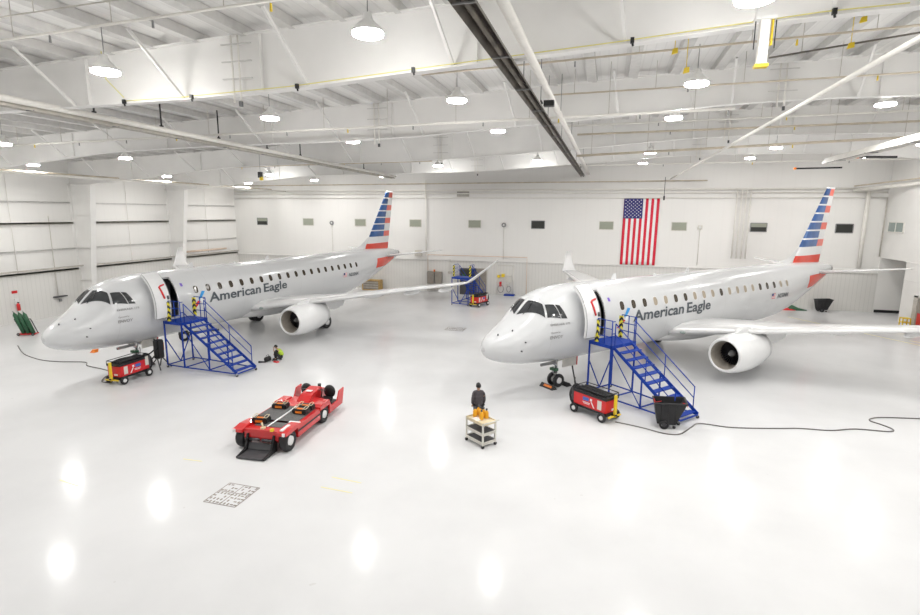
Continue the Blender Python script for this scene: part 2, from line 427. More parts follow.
E1P = [((-24, 9, 11.65), (-6, 9, 11.95), .014, 'girt_grey', 'thin grey conduit nearest the camera under the left roof'),
 ((-26, 10, 11.45), (-5.5, 10, 12.02), .03, 'pipe_white', 'white sprinkler pipe under the roof at upper left'),
 ((-30, 21, 11.12), (4, 21, 11.46), .05, 'pipe_white', 'white sprinkler pipe crossing in front of the second girder'),
 ((-2.3, 21.5, 12.32), (15, 21.5, 12.5), .03, 'pipe_tan', 'thin tan conduit high in front of the second girder at right'),
 ((-2.6, 29.9, 12.45), (16, 29.9, 12.6), .05, 'pipe_white', 'white pipe high in front of the third girder at right'),
 ((-1.9, 31, 12.15), (17, 31, 12.3), .05, 'pipe_tan', 'tan pipe close in front of the third girder at right'),
 ((-1.9, 31, 11.02), (17, 31, 11.68), .06, 'pipe_tan', 'tan pipe below the third girder rising to the right'),
 ((-38, 36, 11.14), (-12, 36, 11.40), .05, 'pipe_tan', 'tan sprinkler pipe at left between third and fourth girders'),
 ((-6, 17, 12.2), (9, 17, 12.66), .03, 'pipe_tan', 'thin tan pipe near the roof between first and second girders'),
 ((4.1, 17.6, 12.2), (9, 17.6, 12.75), .025, 'heater_dark', 'dark conduit near the roof at far upper right'),
 ((-36, 41.9, 11.3), (19, 41.9, 11.5), .04, 'pipe_white', 'white pipe along the fourth girder'),
 ((S0+.3, T1-.25, 10.02), (S1-.2, T1-.25, 10.02), .07, 'pipe_white', 'white pipe along the back wall, upper of three'),
 ((S0+.3, T1-.2, 9.72), (S1-.2, T1-.2, 9.72), .05, 'pipe_white', 'white pipe along the back wall, middle of three'),
 ((S0+.3, T1-.2, 9.3), (S1-.2, T1-.2, 9.3), .035, 'pipe_white', 'thin white pipe along the back wall, lowest of three'),
 ((-38, T1-.3, 10.6), (8, T1-.3, 10.75), .05, 'pipe_tan', 'tan pipe high along the back wall')]
for a, b_, r_, m_, l_ in E1P:
    o = pipe([a, b_], r_, m_, l_, 'sprinkler_pipe' if 'sprinkler' in l_ else 'ceiling_pipe')
    if a[1] > 45: continue
    x = a[0]+.8; k_ = 0
    while x < b_[0]-.3:
        zz = a[2]+(b_[2]-a[2])*(x-a[0])/(b_[0]-a[0])
        if roof(x)-zz > .3: MB().tube([(x, a[1], zz), (x, a[1], roof(x)-.01)], .011, 5).build('hanger', 'girt_grey', o)
        if 'sprinkler' in l_ or k_ % 2: MB().cyl((x+1.1, a[1], zz-.02), (x+1.1, a[1], zz-.17), .022, .03, 7).build('sprinkler_head' if 'sprinkler' in l_ else 'pipe_fitting', 'mid_grey' if k_ % 3 else 'yellow', o)
        x += 2.9; k_ += 1
for x in (-35.15, -34.85):
    pipe([(x, TN+.3, 10.2 if x < -35 else 10.05), (x, T1-.05, 10.2 if x < -35 else 10.05)], .08 if x < -35 else .05, 'pipe_white' if x > -35 else 'pipe_tan', ('tan' if x < -35 else 'white')+' pipe running along the left side in front of the wall columns')
pipe([(-33.2, 20, 10.0), (-33.2, T1-.05, 10.0)], .05, 'pipe_white', 'white pipe at left, innermost of the three beside the wall columns')
for a, b_, l_ in (((10.94, 38, 10.7), (13.45, 38, 10.72), 'short black horizontal bar above the right tail fin'), ((11.19, 30, 10.59), (12.79, 30, 10.56), 'short black horizontal bar near the right edge of the ceiling')):
    o = MB().bar(a, b_, .1, .09).build('heater_burner', 'black'); tag(o, l_, 'heater burner')
    MB().box(Vector(a), (.12, .12, .12)).build('end_cap', 'orange', o, weld=False)
pipe([(18.9, T1-.3, 9.85), (S1-.35, 47.5, 10.15), (S1-.35, TN+.4, 10.6)], .14, 'pipe_white', 'thick white pipe on brackets along the upper right wall')
pipe([(18.9, T1-.3, 10.2), (S1-.35, 47.5, 10.5), (S1-.35, TN+.4, 10.95)], .05, 'pipe_tan', 'thin pipe above the thick white pipe on the right wall')
pipe([(20.0, T1-.25, 9.85), (20.0, T1-.25, 3.6)], .16, 'pipe_white', 'thick white downpipe right of the right tail fin', 'downpipe')
pipe([(S1-.15, T1-.2, 9.3), (S1-.15, T1-.2, 4.6)], .05, 'girt_grey', 'thin grey conduit in the back right corner', 'conduit')
for i, x in enumerate((10.45, 10.8, 11.15, 11.5)):
    pipe([(x, T1-.2, 9.95), (x, T1-.2, 4.15)], .06, 'pipe_white', 'white vertical pipe between two windows, %s of four side by side' % ('leftmost', 'second from left', 'third from left', 'rightmost')[i], 'downpipe')
pipe([(-17.5, T1-.25, 11), (-17.5, T1-.25, 3.6)], .07, 'pipe_white', 'tall vertical pipe on the back wall near the left tail fin', 'downpipe')
pipe([(-17.3, T1-.28, 2.1), (-17.3, T1-.28, 3.72), (-7.3, T1-.28, 3.72), (-7.3, T1-.28, 0)], .04, 'pipe_pink', 'pinkish copper pipe looping over the back wall equipment')
for x, t_ in ((-9.66, 'round speaker box on the back wall left of the dark window'), (-28.03, 'round speaker box on the back wall between left windows'), (7.76, 'square junction box on the back wall right of the flag')):
    e = thing('wall_speaker', (x, T1, 6.75), 0, t_, 'wall fixture')
    w = MB()
    if x < 7: w.lathe([(0, .0), (0, .22), (-.12, .22), (-.14, .12), (-.14, 0)], (0, 0, 0), (0, 1, 0), 16)
    else: w.box((0, -.06, 0), (.36, .12, .36))
    w.build('housing', 'mid_grey' if x < 7 else 'cart_grey', e)
    MB().lathe([(-.15, 0), (-.15, .09), (-.13, .09)], (0, 0, 0), (0, 1, 0), 12).build('cone', 'white_paint', e)
    MB().tube([(0, -.03, -.2), (0, -.03, -3.3)], .025, 6).build('conduit', 'cart_grey', e)
e = thing('louver_vent', (-13.735, T1-.05, 9.75), 0, 'grey louvred vent high on the back wall between the aircraft', 'vent')
MB().b2((-.62, -.06, -.34), (.62, 0, .34)).build('backing', 'cart_grey', e)
for zz in (-.24, -.08, .08, .24): MB().b2((-.6, -.09, zz-.05), (.6, -.06, zz+.04)).build('slat', 'grey_panel', e)
e = thing('wall_heater', (-18.3, T1-.1, 3.55), 0, 'small dark unit heater on the back wall ledge right of left tail', 'unit heater')
MB().b2((-.35, -.35, 0), (.35, 0, .38)).build('casing', 'girt_grey', e); MB().b2((-.35, -.3, .45), (.35, -.1, .55)).build('cover', 'pipe_tan', e)

gn = ['nearest', 'second', 'third', 'fourth']
for gi, t in enumerate((13.5, 22.8, 32.1, 41.4)):
    for x in (-10.1, 5.8):
        if gi == 0 and x > 0: continue
        e = thing('conduit_rack', (x, t-.2, bot(x)), 0, 'small white conduit rack on the %s girder, %s of the dark heater' % (gn[gi], 'left' if x < 0 else 'right'), 'conduit rack')
        h = roof(x)-.28-bot(x)
        for q in (-.12, .10): MB().tube([(q, 0, -.25), (q, 0, h)], .028, 6).build('conduit', 'pipe_white', e)
        for q in (.25, .55, .85): MB().bar((-.45, 0, h*q), (.5, 0, h*q), .05, .03).build('shelf_bar', 'purlin_grey', e)
        MB().box((.10, -.02, -.3), (.08, .08, .14)).build('connector', 'dark_grey', e)
# ------------------------------------------------------------------ high-bay lamps
def lamp():
    e = thing('high_bay_lamp', (0, 0, 0), 0, 'lamp', 'ceiling lamp')
    MB().lathe([(.07, .33), (.08, .345), (.13, .33), (.23, .22), (.34, .11), (.46, .09), (.48, 0)], (0, 0, 0), (0, 0, 1), 20).build('housing', 'lamp_housing', e)
    MB().lathe([(0.0, 0), (0.0, .28), (.02, .325), (.07, .325)], (0, 0, 0), (0, 0, 1), 20).build('lens', 'lamp_lens', e)
    MB().tube([(0, 0, .46), (0, 0, 1.15)], .012, 6).build('hanger', 'mid_grey', e)
    return e
L0 = lamp(); first = True
colname = {-35: 'beside the left wall', -27.5: 'second line from the left wall', -20: 'third line from the left wall', -12.6: 'line over the left airliner nose', -5.15: 'line left of the dark heater', 2.3: 'line right of the dark heater', 9.75: 'line second from the right wall', 17.2: 'line nearest the right wall'}
LZ = {-35: 10.6, -27.5: 10.84, -20: 11.05, -12.6: 11.3, -5.15: 11.55, 2.3: 11.6, 9.75: 11.9, 17.2: 11.85}
LT = {-35: [4.5, 11.3, 18.2, 25.9, 36.5, 46.8], -27.5: [4.5, 11.3, 19.1, 25.7, 39.6, 46.7], -20: [4.5, 46], -12.6: [4.5, 11.45, 18.37, 25.25, 39.2], -5.15: [11.16, 18.13, 25.13, 39.4], 2.3: [4.5, 11.3, 17.8, 23.66, 36.35, 43.7], 9.75: [11.3, 17.9, 24.3, 37.9, 44.3], 17.2: [4.5, 11.3, 18, 24.5, 37.5, 44.5]}
ordn = ['nearest', 'second', 'third', 'fourth', 'fifth', 'sixth', 'seventh']
for s_, ts in LT.items():
    for i, t_ in enumerate(ts):
        lb = 'glowing round high-bay lamp, %s from camera in the %s' % (ordn[i], colname[s_])
        if first: o = L0; first = False; o['label'] = lb
        else: o = dup(L0, (0, 0, 0), 0, lb)
        o.location = (s_, t_, LZ[s_]); o['group'] = 'high-bay ceiling lamps'

# wiring along the first girder, small yellow clamps, hanging hoist
def wire_z(s): return bot(s)-.02
pts = [(s/2., 13.28, bot(s/2.)+.03) for s in range(-28, 12)]
o = MB().tube(pts, .014, 6).build('festoon_cable', 'floor_yellow'); tag(o, 'thin yellow cable run along the bottom of the nearest girder', 'cable')
for i, s_ in enumerate((-14.0, -11.6, -8.2, -4.9, .3, 4.2)):
    o = MB().box((s_, 13.24, bot(s_)+.0), (.08, .08, .12)).tube([(s_, 13.24, bot(s_)-.04), (s_+.02, 13.24, bot(s_)-.12)], .025, 6).build('cable_clamp', 'black')
    tag(o, 'small black clamp on the yellow cable of the nearest girder', 'clamp', 'cable clamps on the nearest girder')
o = MB().tube([(-14.0, 13.25, 11.15), (-14.6, 13.25, 11.7), (-14.4, 13.0, roof(-14.5)-.3)], .015, 6).build('drop_cable', 'floor_yellow'); tag(o, 'yellow cable dropping from the roof beside the upper left lamp', 'cable')
e = thing('hoist_unit', (2.93, 13.2, 11.85), 0, 'white vertical hoist casing with yellow ends below the nearest girder', 'hoist')
MB().b2((-.09, -.09, -.85), (.09, .09, .0)).build('casing', 'pipe_white', e); MB().b2((-.13, -.1, -.92), (.13, .1, -.86)).build('end_stop', 'yellow', e)
MB().b2((.13, -.08, -.5), (.16, .02, 0)).build('side_guard', 'yellow', e); MB().b2((-.2, -.15, 0), (.2, .15, .06)).build('top_plate', 'lamp_housing', e)
for q in (-.17, .22): MB().tube([(q, 0, 0), (q, 0, -.55)], .012, 5).build('control_cord', 'black', e)
for i, (x, y, z, l_) in enumerate([(1.46, 16, 12.13, 'yellow beam clamp left of the white hoist, the higher one'), (1.78, 16, 11.63, 'yellow beam clamp left of the white hoist, the lower one'), (6.08, 17, 12.85, 'yellow beam clamp at upper right, the larger upper one'), (5.87, 17, 12.24, 'yellow beam clamp at upper right, the slanted lower one')]):
    o = MB().prism([(x-.08, y, z-.08), (x+.08, y, z-.05), (x+.07, y, z+.08), (x-.05, y, z+.06)], (0, .06, 0)).tube([(x, y+.04, z+.06), (x, y+.04, roof(x)-.25)], .01, 5).build('beam_clamp', 'yellow'); tag(o, l_, 'clamp')
e = thing('pendant_camera', (-1.9, 16.78, 11.1), 0, 'small black camera hanging beside the thick white ceiling pipe', 'camera')
MB().box((0, 0, 0), (.30, .22, .16)).build('body', 'black', e); MB().tube([(-.25, 0, .05), (-.25, 0, .55)], .01, 5).tube([(-.2, 0, 0), (-.25, 0, .1)], .03, 6).build('bracket', 'dark_grey', e)
e = thing('pendant_hoist', (-20, 27.9, 10.0), 0, 'small black and yellow hoist hanging near the left ceiling', 'hoist')
MB().box((0, 0, 0), (.2, .2, .34)).build('body', 'black', e); MB().box((.08, -.02, -.22), (.16, .16, .2)).build('hook_block', 'yellow', e); MB().tube([(0, 0, .17), (0, 0, 1.3)], .012, 5).build('chain', 'mid_grey', e)
o = MB().box((4.35, T1-3, 9.2), (.12, .12, .35)).tube([(4.35, T1-3, 9.3), (4.35, T1-3, 10.9)], .02, 5).build('pendant_control', 'black'); tag(o, 'small black pendant control hanging above the flag', 'pendant control')

# ------------------------------------------------------------------ the wall flag
e = thing('wall_flag', (1.27, T1-.03, 3.32), 0, 'large American flag hung vertically on the back wall', 'flag')
FW, FH = 3.02, 5.92
w = MB(); n = 39; NZ = 14
for k in range(n):
    a, b_ = FW*k/n, FW*(k+1)/n; st_ = int(k/3)
    for j in range(NZ):
        z0, z1 = FH*j/NZ, FH*(j+1)/NZ
        wob = lambda x, z: -.03 - .02*sin(x*4.2+z*.6) - .01*sin(x*9)
        dx = lambda z: -.02*(FH-z)/FH*3
        w.add([(a+dx(z0), wob(a, z0), z0), (b_+dx(z0), wob(b_, z0), z0), (b_+dx(z1), wob(b_, z1), z1), (a+dx(z1), wob(a, z1), z1)], [(0, 1, 2, 3)], 0 if st_ % 2 == 0 else 1, True)
fl = w.build('stripes', ['flag_red', 'flag_white'], e, recalc=False)
so = fl.modifiers.new('t', 'SOLIDIFY'); so.thickness = .01
CW, CHh = FW*7/13, 1.76
MB().b2((0, -.075, FH-CHh), (CW, -.06, FH)).build('canton', 'flag_blue', e)
w = MB()
for i in range(9):
    for j in range(11):
        if (i+j) % 2: continue
        cx, cz = CW*(i+1)/10, FH-CHh+CHh*(j+1)/12
        P = [(cx+(.062 if q % 2 == 0 else .026)*sin(q*pi/5), -.082, cz+(.062 if q % 2 == 0 else .026)*cos(q*pi/5)) for q in range(10)]
        w.prism(P, (0, .006, 0))
w.build('stars', 'flag_white', e, weld=False)
MB().tube([(-.05, -.05, FH+.02), (FW+.05, -.05, FH+.02)], .02, 6).build('pole', 'cart_grey', e)

# ------------------------------------------------------------------ the airliner
ST = [(0, 2.30, 2.30, 0), (.04, 2.14, 2.46, .18), (.12, 2.01, 2.60, .33), (.3, 1.87, 2.77, .52), (.6, 1.74, 2.96, .74), (1.0, 1.62, 3.18, .95), (1.5, 1.52, 3.48, 1.13), (1.75, 1.48, 3.70, 1.20), (2.3, 1.42, 4.20, 1.32), (2.7, 1.39, 4.42, 1.38), (3.3, 1.36, 4.60, 1.44), (4.0, 1.33, 4.70, 1.485), (5.0, 1.32, 4.75, 1.505), (12, 1.32, 4.75, 1.505), (21, 1.32, 4.75, 1.505), (22.5, 1.42, 4.75, 1.46), (24.5, 1.78, 4.75, 1.28), (26.5, 2.32, 4.73, 1.02), (28.5, 2.92, 4.66, .72), (30.0, 3.38, 4.54, .47), (31.35, 3.80, 4.32, .25)]
def pchip(xs, ys):
    n = len(xs); h = [xs[i+1]-xs[i] for i in range(n-1)]; d = [(ys[i+1]-ys[i])/h[i] for i in range(n-1)]
    m_ = [d[0]]+[0 if d[i-1]*d[i] <= 0 else 3*(h[i-1]+h[i])/((2*h[i]+h[i-1])/d[i-1]+(h[i]+2*h[i-1])/d[i]) for i in range(1, n-1)]+[d[-1]]
    def f(x):
        x = min(max(x, xs[0]), xs[-1]); i = 0
        while i < n-2 and x > xs[i+1]: i += 1
        t = (x-xs[i])/h[i]
        return ys[i]*(1+2*t)*(1-t)**2+h[i]*m_[i]*t*(1-t)**2+ys[i+1]*t*t*(3-2*t)+h[i]*m_[i+1]*t*t*(t-1)
    return f
qs = [sqrt(s[0]) for s in ST]
FZB, FZT, FHW = (pchip(qs, [s[k] for s in ST]) for k in (1, 2, 3))
def prof(x): q = sqrt(max(x, 0)); zb, zt, hw = FZB(q), FZT(q), FHW(q); return zb, zt, hw, zb+.54*(zt-zb)
def surf(x, phi, off=0.):                 # phi from the top, to port
    zb, zt, hw, zc = prof(x); c_ = cos(phi)
    z = zc+(zt-zc+off)*c_ if c_ > 0 else zc+(zc-zb+off)*c_
    p = (hw+off)*(abs(sin(phi))**.92)*(1 if sin(phi) >= 0 else -1)
    return Vector((x, -p, z))
def phi_at(x, z):
    zb, zt, hw, zc = prof(x)
    c_ = (z-zc)/(zt-zc) if z > zc else (z-zc)/(zc-zb)
    return acos(max(-1, min(1, c_)))
def side_pt(x, z, off=.01, sgn=1):
    v = surf(x, phi_at(x, z), off); return Vector((v.x, v.y*sgn, v.z))
DX0, DX1 = 4.86, 5.62
PH0, PH1 = phi_at(5.4, 4.44), phi_at(5.4, 2.5)
PL = ['plane_paint']
def airfoil(c, thk, n=9):
    up = [(.5*(1-cos(pi*i/n))) for i in range(n+1)]
    f = lambda x: 5*thk*(.2969*sqrt(x)-.126*x-.3516*x*x+.2843*x**3-.1036*x**4)
    return [(x*c, f(x)*c*1.1) for x in up[::-1]] + [(x*c, -f(x)*c*.8) for x in up[1:-1]]
def wing_loft(secs, mats, name, parent, vertical=False, side=1):
    rings = []
    for (x, p, z, c, thk, ang) in secs:       # ang: 0 = flat section, 90deg = upright (winglet)
        rings.append([Vector((x+a, -side*(p - b_*sin(ang)), z+b_*cos(ang))) for a, b_ in airfoil(c, thk)])
    w = MB(); n = len(rings[0])
    for r0, r1 in zip(rings, rings[1:]):
        for k in range(n):
            w.add([r0[k], r0[(k+1) % n], r1[(k+1) % n], r1[k]], [(0, 1, 2, 3)], 1 if k in (7, 8, 9, 10) and len(mats) > 1 else 0, True)
    w.add(rings[0], [tuple(range(n))], 0); w.add(rings[-1], [tuple(range(n))], 0)
    return w.build(name, mats, parent)
def decal(poly, off, name, mt, parent, sgn=1):      # poly in (x,z) draped on the fuselage side
    w = MB(); n = 6
    a, b_, c_, d = [Vector((*p, 0)) for p in poly]
    for i in range(n):
        for j in range(n):
            q = []
            for (u, v) in ((i, j), (i+1, j), (i+1, j+1), (i, j+1)):
                u /= n; v /= n
                P = a*(1-u)*(1-v)+b_*u*(1-v)+c_*u*v+d*(1-u)*v
                q.append(side_pt(P.x, P.y, off, sgn))
            w.add(q, [(0, 1, 2, 3)], 0, True)
    return w.build(name, mt, parent)
def pane(cor, name, parent, sgn, off=.012):         # corners in (x, phi)
    w = MB(); n = 8; a, b_, c_, d = [Vector((*p, 0)) for p in cor]
    for i in range(n):
        for j in range(n):
            q = []
            for (u, v) in ((i, j), (i+1, j), (i+1, j+1), (i, j+1)):
                u /= n; v /= n
                P = a*(1-u)*(1-v)+b_*u*(1-v)+c_*u*v+d*(1-u)*v
                s_ = surf(P.x, P.y, off); q.append(Vector((s_.x, s_.y*sgn, s_.z)))
            w.add(q, [(0, 1, 2, 3)], 0, True)
    return w.build(name, 'glass_dark', parent)
def lettering(txt, size, x0, z0, name, mt, parent, shear=0., width=None, sgn=1, off=.012):
    me = text_mesh(txt, size, shear)
    xs_ = [v.co.x for v in me.vertices]; k = (width/(max(xs_)-min(xs_))) if width else 1.
    x_min = min(xs_)
    bm = bmesh.new(); bm.from_mesh(me)
    bmesh.ops.subdivide_edges(bm, edges=[e_ for e_ in bm.edges if e_.calc_length() > .12], cuts=2)
    bmesh.ops.triangulate(bm, faces=bm.faces[:])
    for v in bm.verts:
        x = x0+(v.co.x-x_min)*k; v.co = side_pt(x, z0+v.co.y, off, sgn)
    bm.to_mesh(me); bm.free(); me.materials.clear(); me.materials.append(M[mt]); me.name = name
    o = bpy.data.objects.new(name, me); COL.objects.link(o); o.parent = parent
    return o
SHADE_R = 'dddwwbdwwwbwwwwdddww'
def airliner():
    e = thing('regional_airliner', (0, 0, 0), 0, 'airliner', 'airliner')
    # fuselage, with the passenger doorway cut out
    xs = sorted(set([0, .01, .04, .09, .16, .25, .37, .5, .7, .9, 1.1, 1.3, 1.5, 1.65, 1.8, 2.0, 2.2, 2.4, 2.6, 2.9, 3.3, 3.7, 4.2, 4.55, DX0, DX1] + [6.4+.9*i for i in range(17)] + [21.5, 22.1, 22.7, 23.4, 24.2, 25, 25.8, 26.6, 27.4, 28.2, 29, 29.8, 30.6, 31.1, 31.35]))
    ph = [i*PH0/5 for i in range(6)] + [PH0+(PH1-PH0)*i/8 for i in range(1, 9)] + [PH1+(pi-PH1)*i/7 for i in range(1, 8)]
    full = ph + [-a for a in ph[1:-1][::-1]]
    N = len(full); w = MB(); rings = [[surf(x, a) for a in full] for x in xs]
    for i in range(len(xs)-1):
        for k in range(N):
            if xs[i] >= DX0-.001 and xs[i+1] <= DX1+.001 and 5 <= k < 13: continue
            w.add([rings[i][k], rings[i][(k+1) % N], rings[i+1][(k+1) % N], rings[i+1][k]], [(0, 1, 2, 3)], 0, True)
    w.add(rings[-1], [tuple(range(N))], 0)
    w.build('fuselage', 'plane_paint', e)
    # cabin vestibule behind the doorway
    w = MB(); x0, x1 = DX0-.06, DX1+.06
    w.b2((x0, -1.30, 2.42), (x1, .9, 2.47)); w.b2((x0, -.90, 4.46), (x1, .9, 4.49)); w.b2((x0, .85, 2.42), (x1, .9, 4.49))
    w.b2((x0, -.9, 2.42), (x0+.03, .9, 4.42)); w.b2((x1-.03, -.9, 2.42), (x1, .9, 4.42)); w.build('vestibule', 'dark_grey', e)
    w = MB()
    for a, b_ in ((DX0-.02, DX0+.03), (DX1-.03, DX1+.02)):
        R = [[surf(x, PH0+(PH1-PH0)*i/10, o_) for x, o_ in ((a, .012), (b_, .012), (b_, -.06), (a, -.06))] for i in range(11)]; w.loft(R, sm=False)
    w.build('door_frame', 'bare_metal', e)
    # open door, swung forward and out
    d = bpy.data.objects.new('passenger_door', None)
    w = MB(); R = []
    PA, PB = phi_at(5.4, 4.50), phi_at(5.4, 2.74)
    for x in (4.00, 4.22, 4.42, 4.62, 4.84):
        R.append([surf(x, PA+(PB-PA)*i/10, .43)+Vector((0, 0, .02)) for i in range(11)] + [surf(x, PA+(PB-PA)*i/10, .32)+Vector((0, 0, .02)) for i in range(10, -1, -1)])
    w.loft(R, sm=False); dr = w.build('passenger_door', 'plane_white', e)
    sp = lambda x, z, o_=.455: side_pt(x, z, o_)
    MB().tube([sp(4.72, 4.02), sp(4.50, 3.98), sp(4.42, 3.94), sp(4.47, 3.75), sp(4.53, 3.50)], .045, 6).build('warning_streamer', 'red_paint', dr)
    MB().tube([sp(4.72, 3.60), sp(4.72, 3.46)], .05, 6).build('door_handle', 'dark_metal', dr)
    MB().tube([sp(4.84, 4.3, .38), sp(4.84, 3.6, .38), sp(4.84, 2.85, .38)], .022, 6).build('door_seal', 'mid_grey', dr)
    MB().tube([surf(4.01, PA+(PB-PA)*i/10, .44) for i in range(11)] + [surf(4.83, PA+(PB-PA)*i/10, .44) for i in range(10, -1, -1)], .014, 5, closed=True).build('door_edge', 'mid_grey', dr)
    w = MB()
    for z in (3.95, 3.0): w.tube([side_pt(4.95, z, .0), side_pt(4.8, z, .25), side_pt(4.6, z, .38)], .04, 6)
    w.build('hinge_arm', 'bare_metal', e)
    # flight deck glazing: two front panes and two side panes to each side
    for sg in (1, -1):
        p22 = phi_at(2.34, 3.60); t23 = phi_at(2.45, 4.08)
        pane([(1.66, .05), (2.32, p22), (2.48, t23), (2.27, .06)], 'windshield', e, sg)
        pane([(2.41, phi_at(2.41, 3.59)), (3.02, phi_at(3.02, 3.53)), (2.90, phi_at(2.90, 4.08)), (2.54, phi_at(2.54, 4.08))], 'side_window', e, sg)
        pane([(3.06, phi_at(3.06, 3.53)), (3.36, phi_at(3.36, 3.50)), (3.14, phi_at(3.14, 4.04)), (2.94, phi_at(2.94, 4.08))], 'quarter_window', e, sg)
    MB().tube([surf(1.70, .0, .02), surf(2.0, .0, .03), surf(2.34, .0, .02)], .03, 6).build('windshield_post', 'plane_white', e)
    for sg in (1, -1):
        P = [surf(1.74, .30, .04), surf(1.95, .34, .05), surf(2.2, .26, .04)]
        MB().tube([Vector((v.x, v.y*sg, v.z)) for v in P], .014, 5).build('wiper', 'black', e)
    # cabin windows
    for sg in (1, -1):
        for i in range(20):
            x = 6.80+.812*i; w = MB(); n = 14; c0 = side_pt(x, 3.735, .012, sg)
            def rg(a, b_, off): return [side_pt(x+a*math.copysign(abs(cos(q))**.7, cos(q)), 3.735+b_*math.copysign(abs(sin(q))**.7, sin(q)), off, sg) for q in [2*pi*k/n for k in range(n)]]
            w.loft([rg(.175, .23, .006), rg(.145, .195, .012)], 1, cap=False); w.add(rg(.145, .195, .012), [tuple(range(n))], 0)
            o = w.build('cabin_window', ['window_brown', 'wing_grey'], e); o['idx'] = i; o['side'] = sg
    # titles
    lettering('American', .73, 7.56, 2.94, 'airline_title', 'letter_grey', e, .0, 3.92)
    lettering('Eagle', .73, 11.74, 2.94, 'airline_title', 'letter_grey', e, .0, 2.12)
    for wd_, x_, w_ in (('American', 9.80, 3.92), ('Eagle', 7.42, 2.12)):      # the starboard side reads towards the nose
        o = lettering(wd_, .73, x_, 2.94, 'airline_title', 'letter_grey', e, .0, w_, sgn=-1)
        for v in o.data.vertices: v.co.x = 2*x_+w_-v.co.x
    decal([(6.84, 3.22), (7.04, 3.24), (7.34, 3.58), (7.14, 3.62)], .016, 'emblem_blue_wing', 'sky_blue', e)
    decal([(6.44, 2.74), (6.66, 2.74), (6.98, 3.06), (6.80, 3.14)], .016, 'emblem_red_wing', 'red_paint', e)
    decal([(6.93, 3.08), (7.10, 3.02), (7.16, 3.24), (7.0, 3.22)], .016, 'emblem_eagle_head', 'plane_white', e)
    decal([(5.98, 3.98), (6.12, 3.98), (6.12, 4.14), (5.98, 4.14)], .014, 'round_badge', 'violet', e)
    lettering('EMBRAER 175', .12, 2.48, 3.26, 'type_name', 'mid_grey', e, 0, 1.0)
    lettering('Operated by', .09, 2.48, 2.94, 'operator_caption', 'mid_grey', e, 0, .5)
    lettering('ENVOY', .19, 2.46, 2.70, 'operator_name', 'mid_grey', e, 0, .68)
    lettering('N233NN', .36, 21.0, 2.92, 'registration', 'letter_grey', e, .15, 1.4)
    decal([(20.28, 2.93), (20.72, 2.93), (20.72, 3.24), (20.28, 3.24)], .013, 'small_flag', 'flag_white', e)
    decal([(20.28, 3.09), (20.48, 3.09), (20.48, 3.24), (20.28, 3.24)], .018, 'small_flag_canton', 'flag_blue', e)
    for q in range(4): decal([(20.28 if q < 2 else 20.48, 2.93+.09*q), (20.72, 2.93+.09*q), (20.72, 2.965+.09*q), (20.28 if q < 2 else 20.48, 2.965+.09*q)], .016, 'small_flag_stripe', 'flag_red', e)
    # probes, lights, antennas
    for x, z in ((1.05, 3.08), (1.35, 2.66), (1.2, 2.3), (.55, 2.9)):
        p = side_pt(x, z, 0); q = side_pt(x, z, .07); MB().cyl(p, q, .035, .02, 8).build('air_data_probe', 'dark_metal', e)
    MB().prism([(7.6, -.015, 4.72), (8.0, -.015, 4.72), (7.95, -.015, 5.02), (7.78, -.015, 5.02)], (0, .03, 0)).build('antenna', 'plane_white', e)
    MB().prism([(13.6, -.015, 4.72), (14.0, -.015, 4.72), (13.95, -.015, 5.0), (13.78, -.015, 5.0)], (0, .03, 0)).build('antenna', 'plane_white', e)
    MB().ball((11, 0, 4.78), (.12, .07, .07), 10).build('beacon', 'plane_white', e)
    # belly fairing
    R = []
    for i in range(15):
        t = i/14; x = 9.6+9.4*t; k = sin(pi*t)**.55 if 0 < t < 1 else .02
        R.append([Vector((x, (1.52*k+.02)*cos(a)*(1.0), 1.75-(.66*k)*abs(sin(a))**.8 if sin(a) < 0 else 1.75+.7*k*sin(a))) for a in [2*pi*j/24 for j in range(24)]])
    MB().loft(R).build('belly_fairing', 'wing_grey', e)
    # wings
    for sd in (1, -1):
        wg = wing_loft([(10.7, .9, 1.98, 6.1, .13, 0), (11.0, 1.45, 2.04, 5.75, .13, 0), (12.85, 4.9, 2.42, 3.62, .12, 0), (15.0, 9.0, 2.98, 2.55, .11, 0), (16.95, 12.6, 3.42, 1.62, .10, 0)], ['wing_grey', 'wing_edge'], 'wing', e, side=sd)
        wing_loft([(16.95, 12.6, 3.42, 1.62, .10, 0), (17.12, 12.85, 3.48, 1.48, .09, radians(25)), (17.50, 13.12, 3.72, 1.2, .09, radians(45)), (18.2, 13.68, 4.25, .82, .08, radians(47)), (18.95, 14.27, 4.82, .45, .08, radians(47))], ['wing_grey', 'wing_edge'], 'winglet', wg, side=sd)
        for pq, xq, zq in ((3.0, 15.6, 2.02), (6.9, 15.7, 2.52), (9.3, 16.5, 2.78), (11.4, 17.1, 3.02)):
            w = MB(); w.loft([[Vector((xq+x, -sd*(pq+r_*cos(a)), zq-.05-.1*x/1.9+r_*1.3*sin(a))) for a in [2*pi*j/10 for j in range(10)]] for x, r_ in ((-.9, .03), (-.5, .10), (.3, .13), (.9, .11), (1.5, .03))])
            w.build('flap_track_fairing', 'plane_white', wg)
        MB().ball((11.15, -sd*1.75, 2.02), (.10, .16, .07), 10).build('landing_light', 'glass_teal', wg)
        for (xa, pa, xb, pb) in ((15.1, 1.7, 15.0, 4.85), (15.1, 5.0, 16.6, 9.0), (16.7, 9.15, 17.9, 12.3)):   # flap and aileron gaps
            zz = lambda p_: 2.07+.112*(p_-1.45)+.09
            MB().bar((xa, -sd*pa, zz(pa)+.02), (xb, -sd*pb, zz(pb)-.0), .025, .01).build('flap_gap', 'mid_grey', wg)
        # engine
        EX, EP, EZ = 10.83, 4.13, 1.42
